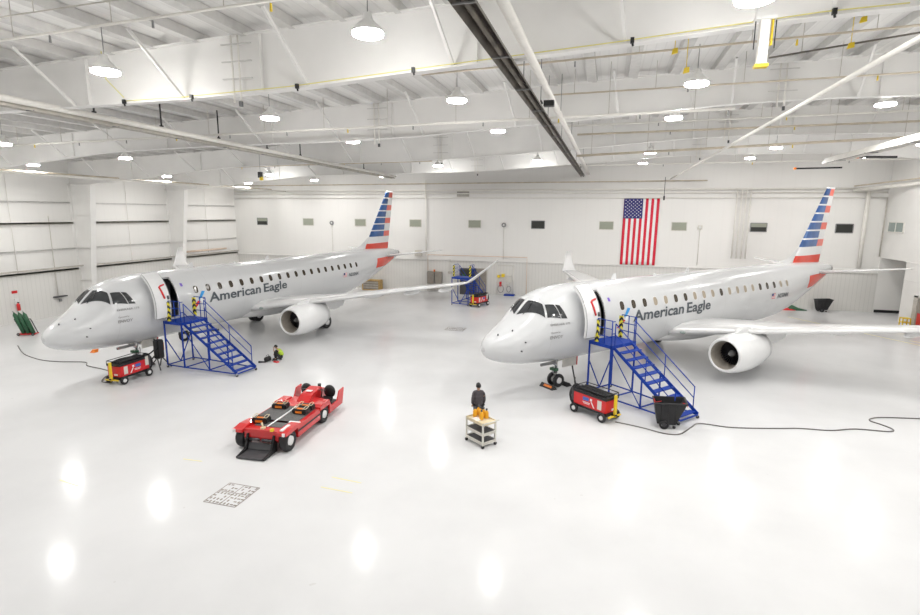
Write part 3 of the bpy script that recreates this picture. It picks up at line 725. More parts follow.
        en = MB().lathe([(.95, .58), (.5, .60), (.2, .63), (.06, .67), (0, .715), (.02, .765), (.1, .81), (.35, .875), (.8, .93), (1.4, .94), (2.0, .90), (2.6, .80), (3.1, .68), (3.12, .64), (2.6, .66), (2.2, .5)], (EX, -sd*EP, EZ), (1, 0, 0), 40, mis=[1, 1, 1, 2, 2, 2, 0, 0, 0, 0, 0, 0, 1, 1, 1]).build('engine', ['plane_white', 'brown_panel', 'wing_edge'], e)
        MB().lathe([(2.3, .50), (2.7, .46), (3.2, .40), (3.55, .33), (3.56, .28), (3.2, .22), (3.8, .12), (4.0, .02)], (EX, -sd*EP, EZ), (1, 0, 0), 28, mis=[0]*4+[1]*3).build('exhaust_nozzle', ['bare_metal', 'dark_metal'], en)
        MB().lathe([(.9, 0), (.9, .59)], (EX, -sd*EP, EZ), (1, 0, 0), 24).build('fan_back', 'black', en)
        w = MB()
        for k in range(28):
            a = 2*pi*k/28; ca, sa = cos(a), sin(a); a2 = a+.17
            P = [Vector((EX+.70, -sd*EP+.14*ca, EZ+.14*sa)), Vector((EX+.70, -sd*EP+.57*ca, EZ+.57*sa)), Vector((EX+.84, -sd*EP+.57*cos(a2), EZ+.57*sin(a2))), Vector((EX+.84, -sd*EP+.14*cos(a2), EZ+.14*sin(a2)))]
            w.prism(P, (.008, 0, 0))
        w.build('fan', 'dark_metal', en, weld=False)
        MB().lathe([(.42, 0), (.46, .05), (.58, .11), (.74, .16), (.8, .16)], (EX, -sd*EP, EZ), (1, 0, 0), 16).build('spinner', 'mid_grey', en)
        w = MB(); R = []
        for x, hw_, zb, zt in ((EX+.75, .03, 2.28, 2.34), (EX+1.2, .11, 2.2, 2.52), (EX+2.0, .15, 2.1, 2.55), (EX+3.1, .15, 1.85, 2.3), (EX+4.1, .12, 1.7, 2.2), (EX+5.1, .04, 1.75, 2.12)):
            R.append([Vector((x, -sd*EP+a*hw_, z)) for a, z in ((-1, zb), (1, zb), (1.0, zt), (-1.0, zt))])
        w.loft(R, sm=False); w.build('pylon', 'plane_white', en)
        w = MB(); w.prism([(13.9, -sd*4.45, 2.3), (14.1, -sd*4.45, 1.72), (15.0, -sd*4.45, 1.52), (15.9, -sd*4.45, 1.70), (16.3, -sd*4.45, 2.25), (15.0, -sd*4.45, 2.42)], (0, sd*.5, 0)); w.build('pylon_fairing', 'plane_white', wg)  # aft pylon fairing, a wedge under the wing behind the engine
        # main gear
        mg = MB().cyl((15.5, -sd*2.9, 2.0), (15.63, -sd*2.97, .45), .10).bar((15.5, -sd*2.2, 1.7), (15.6, -sd*2.9, 1.1), .09, .09).cyl((15.63, -sd*2.72, .45), (15.63, -sd*3.22, .45), .06).build('main_gear', 'bare_metal', e)
        for pp in (2.75, 3.20):
            wheel((15.63, -sd*pp, .45), .45, .30, mg)
        MB().bar((15.2, -sd*3.18, 1.75), (15.5, -sd*3.25, .85), .7, .03, up=(0, 1, 0)).build('gear_door', 'plane_white', mg)
        # tailplane
        wing_loft([(27.75, .3, 3.93, 2.85, .10, 0), (29.35, 2.8, 4.22, 1.95, .09, 0), (30.35, 4.85, 4.46, 1.05, .09, 0), (30.55, 5.0, 4.48, .75, .06, 0)], ['wing_grey', 'wing_edge'], 'horizontal_stabilizer', e, side=sd)
    # fin with painted bands
    w = MB()
    lev = [4.55, 4.70, 5.12, 5.42, 5.74]; rows = []
    z = 5.74; hrow = (9.80-5.74)/7
    for k in range(7): rows.append((z+.0, z+hrow*.83)); z += hrow
    zs = [4.3, 4.60, 5.16, 5.74]
    for a, b_ in rows: zs += [a, b_]
    zs = sorted(set(round(q, 4) for q in zs+[9.80]))
    le = lambda z: 29.57-(9.8-z)*.775; te = lambda z: 30.76-(9.8-z)*.215
    split = lambda z: .45+.22*(9.8-z)/4.06
    def row(z):
        c_ = te(z)-le(z); s_ = min(.68, split(z)); fr = [0, .06, .2, .4, s_, .8, .95, 1.]
        th = lambda f_: .055*c_*(sqrt(f_)*1.48-.63*f_-1.758*f_*f_+1.42*f_**3-.5*f_**4)*1.7
        return [(le(z)+c_*f_, max(0, th(f_))) for f_ in fr]
    def mi_(zm, k):
        if 4.60 < zm < 5.16: return 1
        for j, (a, b_) in enumerate(rows):
            if a < zm < b_:
                if k < 4: return 3
                return 2 if j % 2 == 0 else 0
        return 0
    for z0, z1 in zip(zs, zs[1:]):
        a, b_ = row(z0), row(z1)
        for sg in (1, -1):
            for k in range(7):
                w.add([(a[k][0], sg*a[k][1], z0), (a[k+1][0], sg*a[k+1][1], z0), (b_[k+1][0], sg*b_[k+1][1], z1), (b_[k][0], sg*b_[k][1], z1)], [(0, 1, 2, 3)], mi_((z0+z1)/2, k), True)
    t_ = row(9.8); w.add([(x, y, 9.8) for x, y in t_]+[(x, -y, 9.8) for x, y in t_[::-1]], [tuple(range(16))], 0)
    w.build('vertical_stabilizer', ['plane_white', 'fin_red', 'fin_red_light', 'fin_blue'], e)
    w = MB(); w.add([(22.6, 0, 4.70), (25.62, .05, 4.5), (25.85, .03, 4.98), (26.5, .01, 5.8), (26.45, 0, 5.8), (25.62, -.05, 4.5), (25.85, -.03, 4.98), (26.5, -.01, 5.8), (25.0, 0, 5.02), (24.8, .10, 4.6), (24.8, -.10, 4.6)],
        [(0, 9, 8), (9, 1, 2, 8), (8, 2, 3, 4), (0, 8, 10), (10, 8, 6, 5), (8, 4, 7, 6)], 0, False)
    w.build('dorsal_fin', 'plane_white', e)
    MB().lathe([(-.02, .27), (.10, .255), (.11, .20), (-.3, .18)], (31.35, 0, 4.06), (1, 0, 0), 20).build('tail_exhaust', 'mid_grey', e)
    # nose gear
    ng = MB().cyl((4.19, 0, 1.5), (4.19, 0, .62), .075).cyl((4.19, 0, .7), (4.19, 0, .31), .05).cyl((4.19, -.24, .31), (4.19, .24, .31), .045).bar((4.19, 0, .95), (3.6, 0, 1.42), .06, .06).build('nose_gear', 'bare_metal', e)
    for pp in (-.19, .19): wheel((4.19, pp, .31), .31, .17, ng)
    MB().bar((4.12, 0, .95), (4.0, 0, .72), .05, .05).bar((4.0, 0, .72), (4.15, 0, .45), .05, .05).build('torque_link', 'steel', ng)
    MB().box((4.05, -.02, .83), (.22, .34, .12)).build('taxi_light', 'cylinder_green', ng)
    MB().b2((4.15, -.46, 1.0), (5.05, -.42, 1.42)).build('gear_door', 'cart_grey', ng)
    MB().b2((4.15, .42, 1.0), (5.05, .46, 1.42)).build('gear_door', 'cart_grey', ng)
    MB().b2((5.02, -.48, 1.0), (5.07, -.42, 1.42)).build('door_warning_strip', 'red_paint', ng)
    MB().b2((3.0, -.30, 1.18), (3.9, -.22, 1.30)).build('forward_gear_door', 'mid_grey', ng)
    return e
def wheel(c, r, wd, parent, hub='white_paint', name='wheel', axis=(0, 1, 0)):
    a = Vector(axis).normalized(); h = wd/2
    o = MB().lathe([(-h*.8, r*.55), (-h, r*.72), (-h*.85, r*.93), (-h*.4, r), (h*.4, r), (h*.85, r*.93), (h, r*.72), (h*.8, r*.55)], c, a, 28).build(name, 'rubber', parent)
    MB().lathe([(-h*.7, 0), (-h*.72, r*.2), (-h*.55, r*.30), (-h*.92, r*.44), (h*.92, r*.44), (h*.55, r*.30), (h*.72, r*.2), (h*.7, 0)], c, a, 20).build('hub', hub, o if parent is not None and parent.parent is None else parent)
    return o
A1 = airliner()
PLL = (W(-18.058, 22.322), heading(22.308)); PLR = (W(.968, 21.208), heading(56.016))
A1.location, A1.rotation_euler = PLL[0], (0, 0, PLL[1])
A1['label'] = 'white airliner on the left, its tail by the middle of the back wall'
A1['group'] = 'regional airliners in the hangar'
A2 = dup(A1, PLR[0], PLR[1], 'white airliner on the right, in front of the wall flag')
for o in kids(A2):
    if 'cabin_window' in o.name and o.get('side') == 1 and SHADE_R[o['idx']] == 'w':
        o.material_slots[0].link = 'OBJECT'; o.material_slots[0].material = M['shade_beige']
def loc_pt(PLx, x, p, z=0):
    R = Matrix.Rotation(PLx[1], 3, 'Z'); return PLx[0] + R @ Vector((x, -p, z))

# wheel chocks at the nose wheels
for PLx, nm in ((PLR, 'right'), (PLL, 'left')):
    for k, dx in enumerate((-.47, .47)):
        c = loc_pt(PLx, 4.19+dx, .02)
        sg = 1 if dx < 0 else -1
        e = thing('wheel_chock', c, PLx[1], 'black and orange chock %s the nose wheels of the %s airliner' % (('in front of', 'behind')[k], nm), 'wheel chock')
        MB().prism([(-.16, -.42, 0), (.16, -.42, 0), (.02, -.42, .16), (-.02, -.42, .16)], (0, .84, 0)).build('block', 'black', e)
        MB().prism([(-.10*sg-.02, -.30, .07), (-.10*sg+.02, -.30, .07), (-.04*sg, -.30, .15)], (0, .5, 0)).build('marking', 'orange', e)

# ------------------------------------------------------------------ boarding stairs
def stairs():
    e = thing('boarding_stairs', (0, 0, 0), 0, 'stairs', 'stairs')
    H = 2.42; x0, x1 = -.82, .78; s0, s1 = -.62, .62; D0, D1, DB = .0, 1.25, 4.45
    Q = lambda x, d, z: Vector((x, -d, z))
    def bars(name, L, w_=.05, m_='blue_paint'):
        w = MB()
        for a, b_ in L: w.bar(Q(*a), Q(*b_), w_)
        return w.build(name, m_, e)
    w = MB().b2(Q(x0, D0, H-.05), Q(x1, D1, H)); w.b2(Q(x0, D0, H-.14), Q(x0+.05, D1, H-.05)); w.b2(Q(x1-.05, D0, H-.14), Q(x1, D1, H-.05)); w.b2(Q(x0, D0, H-.14), Q(x1, D0+.05, H-.05)); w.b2(Q(x0, D1-.05, H-.14), Q(x1, D1, H-.05))
    w.build('platform', 'blue_paint', e)
    for x, d in ((x0+.03, .03), (x1-.03, .03), (x0+.03, D1-.03), (x1-.03, D1-.03)):
        bars('leg', [((x, d, .12), (x, d, H-.05))], .06)
    for x, d, h in ((x0+.2, 2.7, 1.45), (x1-.2, 2.7, 1.45)): bars('leg', [((x, d, .15), (x, d, h-.05))], .05)
    z = .15
    bars('base_frame', [((x0+.03, .03, z), (x1-.03, .03, z)), ((x0+.03, .03, z), (x0+.03, D1, z)), ((x0+.03, D1, z), (s0, DB, z)), ((x1-.03, .03, z), (x1-.03, D1, z)), ((x1-.03, D1, z), (s1, DB, z)), ((x0+.03, D1, z), (x1-.03, D1, z)), ((x0+.15, 2.7, z), (x1-.15, 2.7, z)), ((s0, DB, z), (s1, DB, z))], .05)
    bars('brace', [((x0+.03, .03, 1.55), (-.02, .03, z)), ((-.02, .03, z), (x1-.03, .03, 1.55))], .04)
    bars('brace', [((x0+.03, D1-.03, H-.2), (x0+.2, 2.7, z))], .03)
    n = 9
    for sx_ in (s0, s1):
        w = MB().bar(Q(sx_, D1-.03, H-.12), Q(sx_, DB, .18), .04, .13); w.build('stringer', 'blue_paint', e)
    for i in range(n):
        t = (i+1)/(n+.6); d = D1+(DB-D1)*t; zz = H-(H-.12)*t
        w = MB().b2(Q(s0+.02, d-.13, zz-.04), Q(s1-.02, d+.13, zz)); w.build('tread', 'blue_paint', e)
    for sx_ in (s0, s1):
        t = lambda f_, up: Q(sx_, D1+(DB-D1)*f_, H-.05-(H-.17)*f_+up)
        w = MB()
        w.tube([t(0, .98), t(.93, .95)], .022, 8).tube([t(0, .52), t(.93, .50)], .02, 8)
        for f_ in (.0, .5, .93): w.tube([t(f_, 0), t(f_, .97)], .022, 8)
        w.build('handrail', 'blue_paint', e)
    for sx_ in (x0+.03, x1-.03):
        w = MB(); zt = H+1.05
        for d in (.44, D1*.5+.2, D1-.03): w.tube([Q(sx_, d, H), Q(sx_, d, zt)], .022, 8)
        for zz in (H+.35, H+.7, zt): w.tube([Q(sx_, .44, zz), Q(sx_, D1-.03, zz)], .02, 8)
        w.build('guard_rail', 'blue_paint', e)
        MB().b2(Q(sx_-.06, .34, H+.03), Q(sx_+.06, .48, H+1.0)).build('hazard_pad', 'hazard', e)
    w = MB()
    for xa, xb in ((x0+.03, s0), (s1, x1-.03)):
        for zz in (H+.5, H+1.02): w.tube([Q(xa, D1-.03, zz), Q(xb, D1-.03, zz)], .02, 8)
    w.build('front_rail', 'blue_paint', e)
    for x, d in ((x0+.03, .03), (x1-.03, .03), (s0, DB), (s1, DB)):
        c_ = MB().b2(Q(x-.03, d-.03, .08), Q(x+.03, d+.03, .17)).build('caster', 'steel', e)
        MB().cyl(Q(x-.025, d, .065), Q(x+.025, d, .065), .065).build('caster_wheel', 'dark_grey', c_)
    return e
S1_ = stairs()
S1_.location = loc_pt(PLL, 5.45, 1.50); S1_.rotation_euler = (0, 0, PLL[1]); S1_['label'] = 'blue boarding stairs at the open door of the left airliner'; S1_['group'] = 'blue boarding stairs'
S2_ = dup(S1_, loc_pt(PLR, 5.45, 1.50), PLR[1], 'blue boarding stairs at the open door of the right airliner')
S3_ = dup(S1_, (-12.0, 43.4, 0), radians(170), 'blue boarding stairs parked near the back wall door')

# ------------------------------------------------------------------ red ground power carts
def gpu():
    e = thing('ground_power_cart', (0, 0, 0), 0, 'cart', 'power cart')
    MB().b2((-.15, -.36, .27), (1.6, .36, .36)).bar((-.15, 0, .3), (-.35, 0, .3), .1, .06).build('chassis', 'black', e)
    MB().b2((-.10, -.36, .36), (1.5, .36, .86)).build('body', 'red_paint', e, bevel=.015)
    MB().b2((-.12, -.38, .86), (1.52, .38, .96)).build('cable_tray', 'black', e)
    MB().b2((1.28, -.385, .55), (1.46, -.36, .98)).build('control_panel', 'cart_grey', e)
    w = MB()
    for y in (-.38, .38): w.tube([(-.1, y, .96), (-.1, y, 1.08), (1.5, y, 1.08), (1.5, y, .96)], .018, 6)
    w.tube([(-.1, -.38, 1.08), (-.1, .38, 1.08)], .018, 6).tube([(1.5, -.38, 1.08), (1.5, .38, 1.08)], .018, 6); w.build('rail', 'black', e)
    for y in (-.2, 0, .2):
        MB().tube(smooth_path([(0, y, 1.0), (.5, y+.05, 1.02), (1.0, y-.05, 1.01), (1.4, y, 1.0)], 4), .045, 7).build('coiled_cable', 'rubber', e)
    MB().b2((-.31, -.05, .22), (-.23, .05, 1.08)).bar((-.27, 0, .25), (-.02, 0, .25), .06, .05).bar((-.25, -.36, .25), (-.25, .36, .25), .06, .05).build('tow_bar', 'yellow', e)
    MB().b2((1.50, -.30, .40), (1.66, .30, .95)).build('hose_box', 'dark_grey', e)
    for k, r_ in enumerate((.34, .29)):
        P = [(1.72+.05*k, r_*.9*cos(a), .60+r_*1.15*sin(a)) for a in [2*pi*i/20 for i in range(20)]]
        MB().tube(P, .045, 7, closed=True).build('hose_coil', 'rubber', e)
    MB().tube([(1.55, .2, .9), (1.62, .22, 1.2), (1.6, .2, 1.35)], .02, 6).build('hose_hook', 'black', e)
    for sg in (-1, 1):
        MB().b2((.72, sg*.362-.004, .62), (1.02, sg*.362+.004, .76)).build('blue_sticker', 'blue_label', e)
        MB().b2((.56, sg*.362-.004, .66), (.66, sg*.362+.004, .76)).build('white_sticker', 'white_paint', e)
        MB().b2((.10, sg*.362-.004, .44), (.30, sg*.362+.004, .80)).build('vent_panel', 'cart_grey', e)
        P = [(.62, sg*.366, .52), (.58, sg*.366, .46), (.40, sg*.366, .70), (.45, sg*.366, .70)]
        MB().prism([(.42, sg*.366, .42), (.48, sg*.366, .42), (.62, sg*.366, .64), (.56, sg*.366, .64)], (0, .004*sg, 0)).build('arrow_mark', 'white_paint', e)
        MB().b2((.66, sg*.362-.004, .54), (1.02, sg*.362+.004, .565)).b2((.68, sg*.362-.004, .49), (.98, sg*.362+.004, .51)).build('label_lines', 'white_paint', e, weld=False)
    MB().b2((-.108, -.2, .42), (-.1, 0, .5)).build('plate', 'white_paint', e)
    for x in (0.02, 1.40):
        for y in (-.42, .42): wheel((x, y, .19), .19, .12, e, name='wheel')
        MB().cyl((x, -.42, .19), (x, .42, .19), .03).build('axle', 'dark_grey', e)
    return e
G1 = gpu()
G1.location = W(-15.78, 23.40); G1.rotation_euler = (0, 0, heading(15)); G1['label'] = 'red ground power cart beside the nose of the left airliner'; G1['group'] = 'red ground power carts'
G2 = dup(G1, W(5.78, 19.40), heading(-36), 'red ground power cart beside the stairs of the right airliner')
G3 = dup(G1, W(1.25, 44.4), heading(35), 'red ground power cart by the stairs near the back wall')
def ftube(pts, r, mt, name, label, cat='cable', n=6):
    o = MB().tube(smooth_path(pts, n), r, 6).build(name, mt); return tag(o, label, cat)
z_ = .022
ftube([W(5.45, 20.62, .9), W(5.0, 21.1, .5), loc_pt(PLR, 4.75, .5, .9), loc_pt(PLR, 4.9, .35, 1.36)], .035, 'rubber', 'power_cable', 'black cable rising from power cart to right airliner belly')
ftube([W(-15.3, 25.2, .9), W(-15.1, 25.6, 1.2), loc_pt(PLL, 4.9, .35, 1.36)], .035, 'rubber', 'power_cable', 'black cable rising from power cart to left airliner belly')
R_ = [(5.98, 19.2), (6.75, 18.68), (7.6, 18.3), (8.64, 19.0), (9.18, 19.1), (10.21, 18.74), (11.78, 18.67), (12.73, 18.69), (13.73, 18.52), (14.77, 18.67), (15.84, 18.46), (16.17, 18.65), (16.1, 19.1), (15.95, 19.5), (16.25, 19.75), (16.81, 19.84), (18.5, 19.7), (21, 19.4)]
R_ = [(5.98, 19.2), (6.4, 18.95), (6.9, 18.6), (7.45, 18.15), (8.0, 18.1), (8.7, 18.75), (9.18, 19.1)] + R_[5:]
ftube([W(x, y, z_) for x, y in R_], .024, 'cable_grey', 'extension_cord', 'long dark cord snaking across the floor to the right edge')
ftube([W(x, y, z_) for x, y in [(-25.93, 30.17), (-24.16, 28.42), (-22.35, 27.25), (-21.03, 26.9), (-19.67, 26.84), (-19.1, 26.2), (-17.9, 25.6), (-17.0, 25.0), (-16.95, 24.3), (-16.6, 23.6), (-16.1, 23.5)]], .024, 'cable_grey', 'extension_cord', 'dark cord on the floor below the nose of the left airliner')
# black hose stack behind the left power cart
e = thing('hose_reel', W(-15.15, 25.85), heading(15), 'black hose reel standing behind the left power cart', 'hose reel')
MB().b2((-.2, -.16, .55), (.2, .16, 1.5)).build('reel_case', 'black', e, bevel=.04)
w = MB()
for a in (-.35, .35): w.bar((a*.4, 0, .6), (a, -.35, .04), .05).bar((a*.4, 0, .6), (a, .35, .04), .05)
w.build('stand', 'dark_grey', e)
MB().b2((.22, -.05, .9), (.30, .05, 1.3)).build('nozzle', 'orange', e)
MB().tube([(-.2, .1, .7), (-.5, .1, .5), (-.7, -.1, .04)], .04, 7).build('hose', 'rubber', e)

# ------------------------------------------------------------------ red low aircraft tug
e = thing('aircraft_tug', W(-6.56, 16.50), heading(12), 'low red aircraft tug parked on the open floor in the foreground', 'tug')
def qb(name, a, b_, mt, par=None, bev=0.): return MB().b2((a[0], -a[1], a[2]), (b_[0], -b_[1], b_[2])).build(name, mt, par or e, bevel=bev)
w = MB()   # main body: low slab, tapered to the front, cut for wheels
w.prism([(.15, -.62, .30), (.15, .62, .30), (.15, .62, .70), (.15, -.62, .70)], (3.1, 0, 0))
w.b2((.75, -.93, .28), (2.38, .93, .70))
w.b2((3.12, -.93, .22), (4.25, .93, .36))
w.prism([(2.2, -.62, .68), (2.2, .62, .68), (3.3, .62, .72), (3.3, -.62, .72)], (0, 0, .03))
w.build('body', 'red_tug', e)
for sg in (-1, 1):
    w = MB(); w.prism([(-.10, sg*.62, .64), (-.10, sg*.62, .74), (.30, sg*.62, .80), (.85, sg*.62, .76), (.85, sg*.62, .66)], (0, sg*.36, 0)); w.build('front_fender', 'red_tug', e)
    w = MB(); w.prism([(2.34, sg*.62, .62), (2.34, sg*.62, .74), (2.5, sg*.62, .80), (3.1, sg*.62, .80), (3.2, sg*.62, .6), (3.1, sg*.62, .72), (2.5, sg*.62, .72)][:5], (0, sg*.34, 0)); w.build('rear_fender', 'red_tug', e)
    w = MB(); w.prism([(3.1, sg*.90, .30), (4.24, sg*.90, .25), (4.42, sg*.90, .86), (4.02, sg*.90, .84), (3.8, sg*.90, .50), (3.3, sg*.90, .50), (3.1, sg*.90, .66)], (0, sg*.06, 0)); w.build('side_panel', 'red_tug', e)
    MB().b2((.75, sg*.932, .46), (2.4, sg*.936, .53)).build('side_stripe', 'black', e)
    wheel((.28, -sg*.80, .36), .36, .30, e); wheel((2.76, -sg*.82, .33), .33, .24, e)
    st = MB().box((3.8, sg*.46, .52), (.46, .44, .14)).build('seat', 'black', e, bevel=.04)
    MB().ball((4.08, sg*.50, .76), (.10, .25, .27), 16).build('seat_back', 'black', e)
    qb('footwell', (3.3, -.88*sg if sg > 0 else .22, .36), (4.2, -.22*sg if sg > 0 else .88, .40), 'black')
w = MB(); w.prism([(2.75, -.28, .72), (3.05, -.30, .95), (3.9, -.24, 1.0), (4.35, -.20, .8), (4.4, -.2, .4), (2.75, -.28, .4)], (0, .52, 0)); w.build('hood', 'red_tug', e, bevel=.03)
qb('hood_label', (3.25, -.12, .985), (3.42, .12, 1.0), 'white_paint')
MB().cyl((4.2, 0, .8), (4.2, 0, 1.0), .07).build('warning_beacon', 'black', e)
for sg in (-1, 1): MB().cyl((3.55, sg*.40, .7), (3.62, sg*.40, .95), .02).lathe([(0, .10), (.02, .12), (.0, .14)], (3.62, sg*.4, .95), (.3, 0, 1), 16).build('steering_wheel', 'black', e)
qb('deck_panel', (.42, -.50, .70), (.80, .40, .715), 'anti_slip')
qb('deck_panel', (.98, -.88, .70), (2.35, -.06, .715), 'anti_slip')
qb('deck_panel', (.98, .06, .70), (2.35, .78, .715), 'anti_slip')
qb('deck_panel', (.42, .0, .70), (.82, .60, .716), 'anti_slip')
qb('deck_stripe', (.4, -.03, .70), (2.35, .03, .722), 'white_paint')
qb('fender_marking', (-.0, .70, .77), (.5, .80, .815), 'white_paint'); qb('red_cover', (.85, .5, .70), (1.0, .9, .73), 'white_paint')
for sg in (-1, 1): qb('corner_lamp', (-.16, sg*.9-.04, .66), (-.10, sg*.9+.04, .76), 'white_paint')
qb('front_beam', (.02, -.62, .42), (.16, .62, .74), 'red_tug'); qb('amber_lamp', (-.02, .35, .74), (.08, .45, .82), 'yellow')
MB().b2((.155, -.5, .50), (.145, .5, .60)).build('bumper_slot', 'black', e)
MB().b2((.08, -.06, .72), (.22, .06, .80)).tube([(.15, 0, .78), (.22, .08, .92)], .03, 6).build('hitch_pin', 'tan_top', e)
w = MB()     # lifting cradle at the front
w.b2((-.68, -.44, .04), (-.10, .44, .08)); w.prism([(-.10, -.44, .04), (.0, -.44, .04), (.0, -.44, .30), (-.10, -.44, .12)], (0, .88, 0)); w.build('cradle_plate', 'dark_grey', e)
for sg in (-1, 1):
    MB().prism([(-.66, sg*.44, .03), (.1, sg*.44, .03), (.1, sg*.44, .60), (-.02, sg*.44, .60), (-.22, sg*.44, .16), (-.66, sg*.44, .08)], (0, sg*.07, 0)).build('cradle_arm', 'black', e)
    MB().cyl((-.02, sg*.40, .42), (-.02, sg*.05, .42), .05).build('hydraulic_cylinder', 'dark_metal', e)
TUG = (W(-6.56, 16.50), heading(12))
def tug_pt(u, w_, z): return TUG[0] + Matrix.Rotation(TUG[1], 3, 'Z') @ Vector((u, -w_, z))
def strap_box():
    e = thing('equipment_case', (0, 0, 0), 0, 'case', 'case')
    MB().box((0, 0, .09), (.36, .56, .17)).build('case', 'black', e, bevel=.03)
    MB().box((-.05, 0, .182), (.10, .24, .015)).build('orange_label', 'orange', e)
    MB().box((-.182, 0, .09), (.012, .26, .08)).build('orange_label', 'orange', e)
    w = MB()
    for k in (-1, 1): w.tube([(.18*cos(a), k*.20+.06*sin(a), .19+.05*abs(sin(a*1.5))) for a in [2*pi*i/14 for i in range(14)]], .012, 5, closed=True)
    w.build('strap', 'tan_top', e)
    return e
B1 = strap_box(); B1.location = tug_pt(2.1, -.50, .715); B1.rotation_euler = (0, 0, TUG[1]+.05); B1['label'] = 'black case with orange label on the tug deck, far side'; B1['group'] = 'cases on the tug deck'
dup(B1, tug_pt(1.78, .50, .715), TUG[1]-.08, 'black strapped case with orange label on the tug deck, nearest its right wheels')
dup(B1, tug_pt(2.16, .50, .715), TUG[1]+.04, 'black case with orange label on the tug deck just before the red hood')
dup(B1, tug_pt(.72, -.42, .715), TUG[1]+.06, 'black case with orange label on the tug deck closest to its front cradle')

# ------------------------------------------------------------------ service cart with bottles
CA = (W(.75, 17.32), heading(-38))
e = thing('service_cart', CA[0], CA[1], 'grey three-shelf service cart carrying yellow bottles behind the standing person', 'cart')
# local x: long side
for k, z in enumerate((.18, .50, .86)):
    w = MB().b2((-.46, -.30, z-.02), (.46, .30, z)); 
    for a, b_ in (((-.46, -.3), (.46, -.28)), ((-.46, .28), (.46, .3)), ((-.46, -.3), (-.44, .3)), ((.44, -.3), (.46, .3))): w.b2((a[0], a[1], z-.06), (b_[0], b_[1], z+.04))
    w.build('shelf', ['cart_grey', 'cart_grey', 'tan_top'][k], e)
    if k < 2: MB().b2((-.43, -.27, z), (.43, .27, z+.012)).build('shelf_mat', 'dark_grey', e)
for x in (-.44, .44):
    for y in (-.28, .28):
        MB().b2((x-.025, y-.025, .1), (x+.025, y+.025, .88)).build('post', 'cart_grey', e)
        MB().cyl((x-.02, y, .06), (x+.02, y, .06), .06).build('caster', 'rubber', e)
MB().tube([(-.46, -.26, .88), (-.62, -.26, .96), (-.62, .26, .96), (-.46, .26, .88)], .02, 7).build('push_handle', 'cart_grey', e)
def on_cart(x, y, z=.862): return CA[0] + Matrix.Rotation(CA[1], 3, 'Z') @ Vector((x, y, z))
def bottle():
    e = thing('spray_bottle', (0, 0, 0), 0, 'bottle', 'bottle')
    MB().lathe([(0, 0), (0, .068), (.02, .074), (.20, .074), (.25, .05), (.275, .026), (.30, .026)], (0, 0, 0), (0, 0, 1), 16).build('body', 'bottle_yellow', e)
    MB().lathe([(.29, .035), (.35, .035), (.355, 0)], (0, 0, 0), (0, 0, 1), 12).build('cap', 'dark_grey', e)
    return e
bt = bottle(); bs = [(-.28, .16), (-.08, .17), (.12, .18), (.02, .0), (.22, .02), (-.2, -.02), (.30, .20)]
bs = [(.30, .02), (.22, -.15), (-.05, .02), (-.06, -.20), (.10, -.20), (.36, -.20)]
bl = ['leftmost one', 'second from left', 'front one at the centre', 'front one at the right edge', 'in the middle of the right side', 'farthest from camera']
for i, (x, y) in enumerate(bs):
    l_ = 'yellow bottle with dark cap on the service cart, ' + bl[i]
    if i == 0: bt.location = on_cart(x, y); bt['label'] = l_; bt['group'] = 'yellow bottles on the service cart'
    else: dup(bt, on_cart(x, y), i*.5, l_)
o = MB().box((0, 0, .012), (.30, .26, .024)).build('paper_pad', 'white_paint'); o.location = on_cart(.06, .15); o.rotation_euler = (0, 0, CA[1]+.1); tag(o, 'white paper lying on the service cart top', 'paper')

# ------------------------------------------------------------------ people
def skin_mesh(name, joints, edges, root, mt, parent, sub=2):
    bm = bmesh.new(); L = bm.verts.layers.skin.verify(); vs = {}
    for k, (p, r) in joints.items():
        v = bm.verts.new(p); v[L].radius = (r, r) if not isinstance(r, tuple) else r; v[L].use_root = (k == root); vs[k] = v
    for a, b_ in edges: bm.edges.new((vs[a], vs[b_]))
    me = bpy.data.meshes.new(name); bm.to_mesh(me); bm.free()
    o = bpy.data.objects.new(name, me); COL.objects.link(o)
    m_ = o.modifiers.new('s', 'SKIN'); m_.use_smooth_shade = True
    o.modifiers.new('b', 'SUBSURF').levels = sub
    dg = bpy.context.evaluated_depsgraph_get(); dg.update()
    m2 = bpy.data.meshes.new_from_object(o.evaluated_get(dg)); bpy.data.objects.remove(o)
    m2.materials.clear(); m2.materials.append(M[mt]); m2.name = name
    for p in m2.polygons: p.use_smooth = True
    o = bpy.data.objects.new(name, m2); COL.objects.link(o); o.parent = parent
    return o
def chain(*ks): return list(zip(ks, ks[1:]))
def hand(J, E_, key, wrist, d, up, side):
    d = Vector(d).normalized(); side = Vector(side).normalized(); wrist = Vector(wrist)
    J[key+'palm'] = (wrist+d*.07, (.034, .022)); E_.append((key+'wr', key+'palm'))
    for i, (o_, l_) in enumerate(((-.030, .070), (-.010, .080), (.010, .075), (.029, .058))):
        a = wrist+d*.095+side*o_; J[key+'f%da' % i] = (a, .010); J[key+'f%db' % i] = (a+d*l_*.55+Vector(up)*.012, .009); J[key+'f%dc' % i] = (a+d*l_*.9+Vector(up)*.035, .0075)
        E_ += chain(key+'palm', key+'f%da' % i, key+'f%db' % i, key+'f%dc' % i)
    a = wrist+d*.04-side*.04; J[key+'ta'] = (a, .012); J[key+'tb'] = (a+d*.04-side*.02+Vector(up)*.02, .010); E_ += chain(key+'palm', key+'ta', key+'tb')
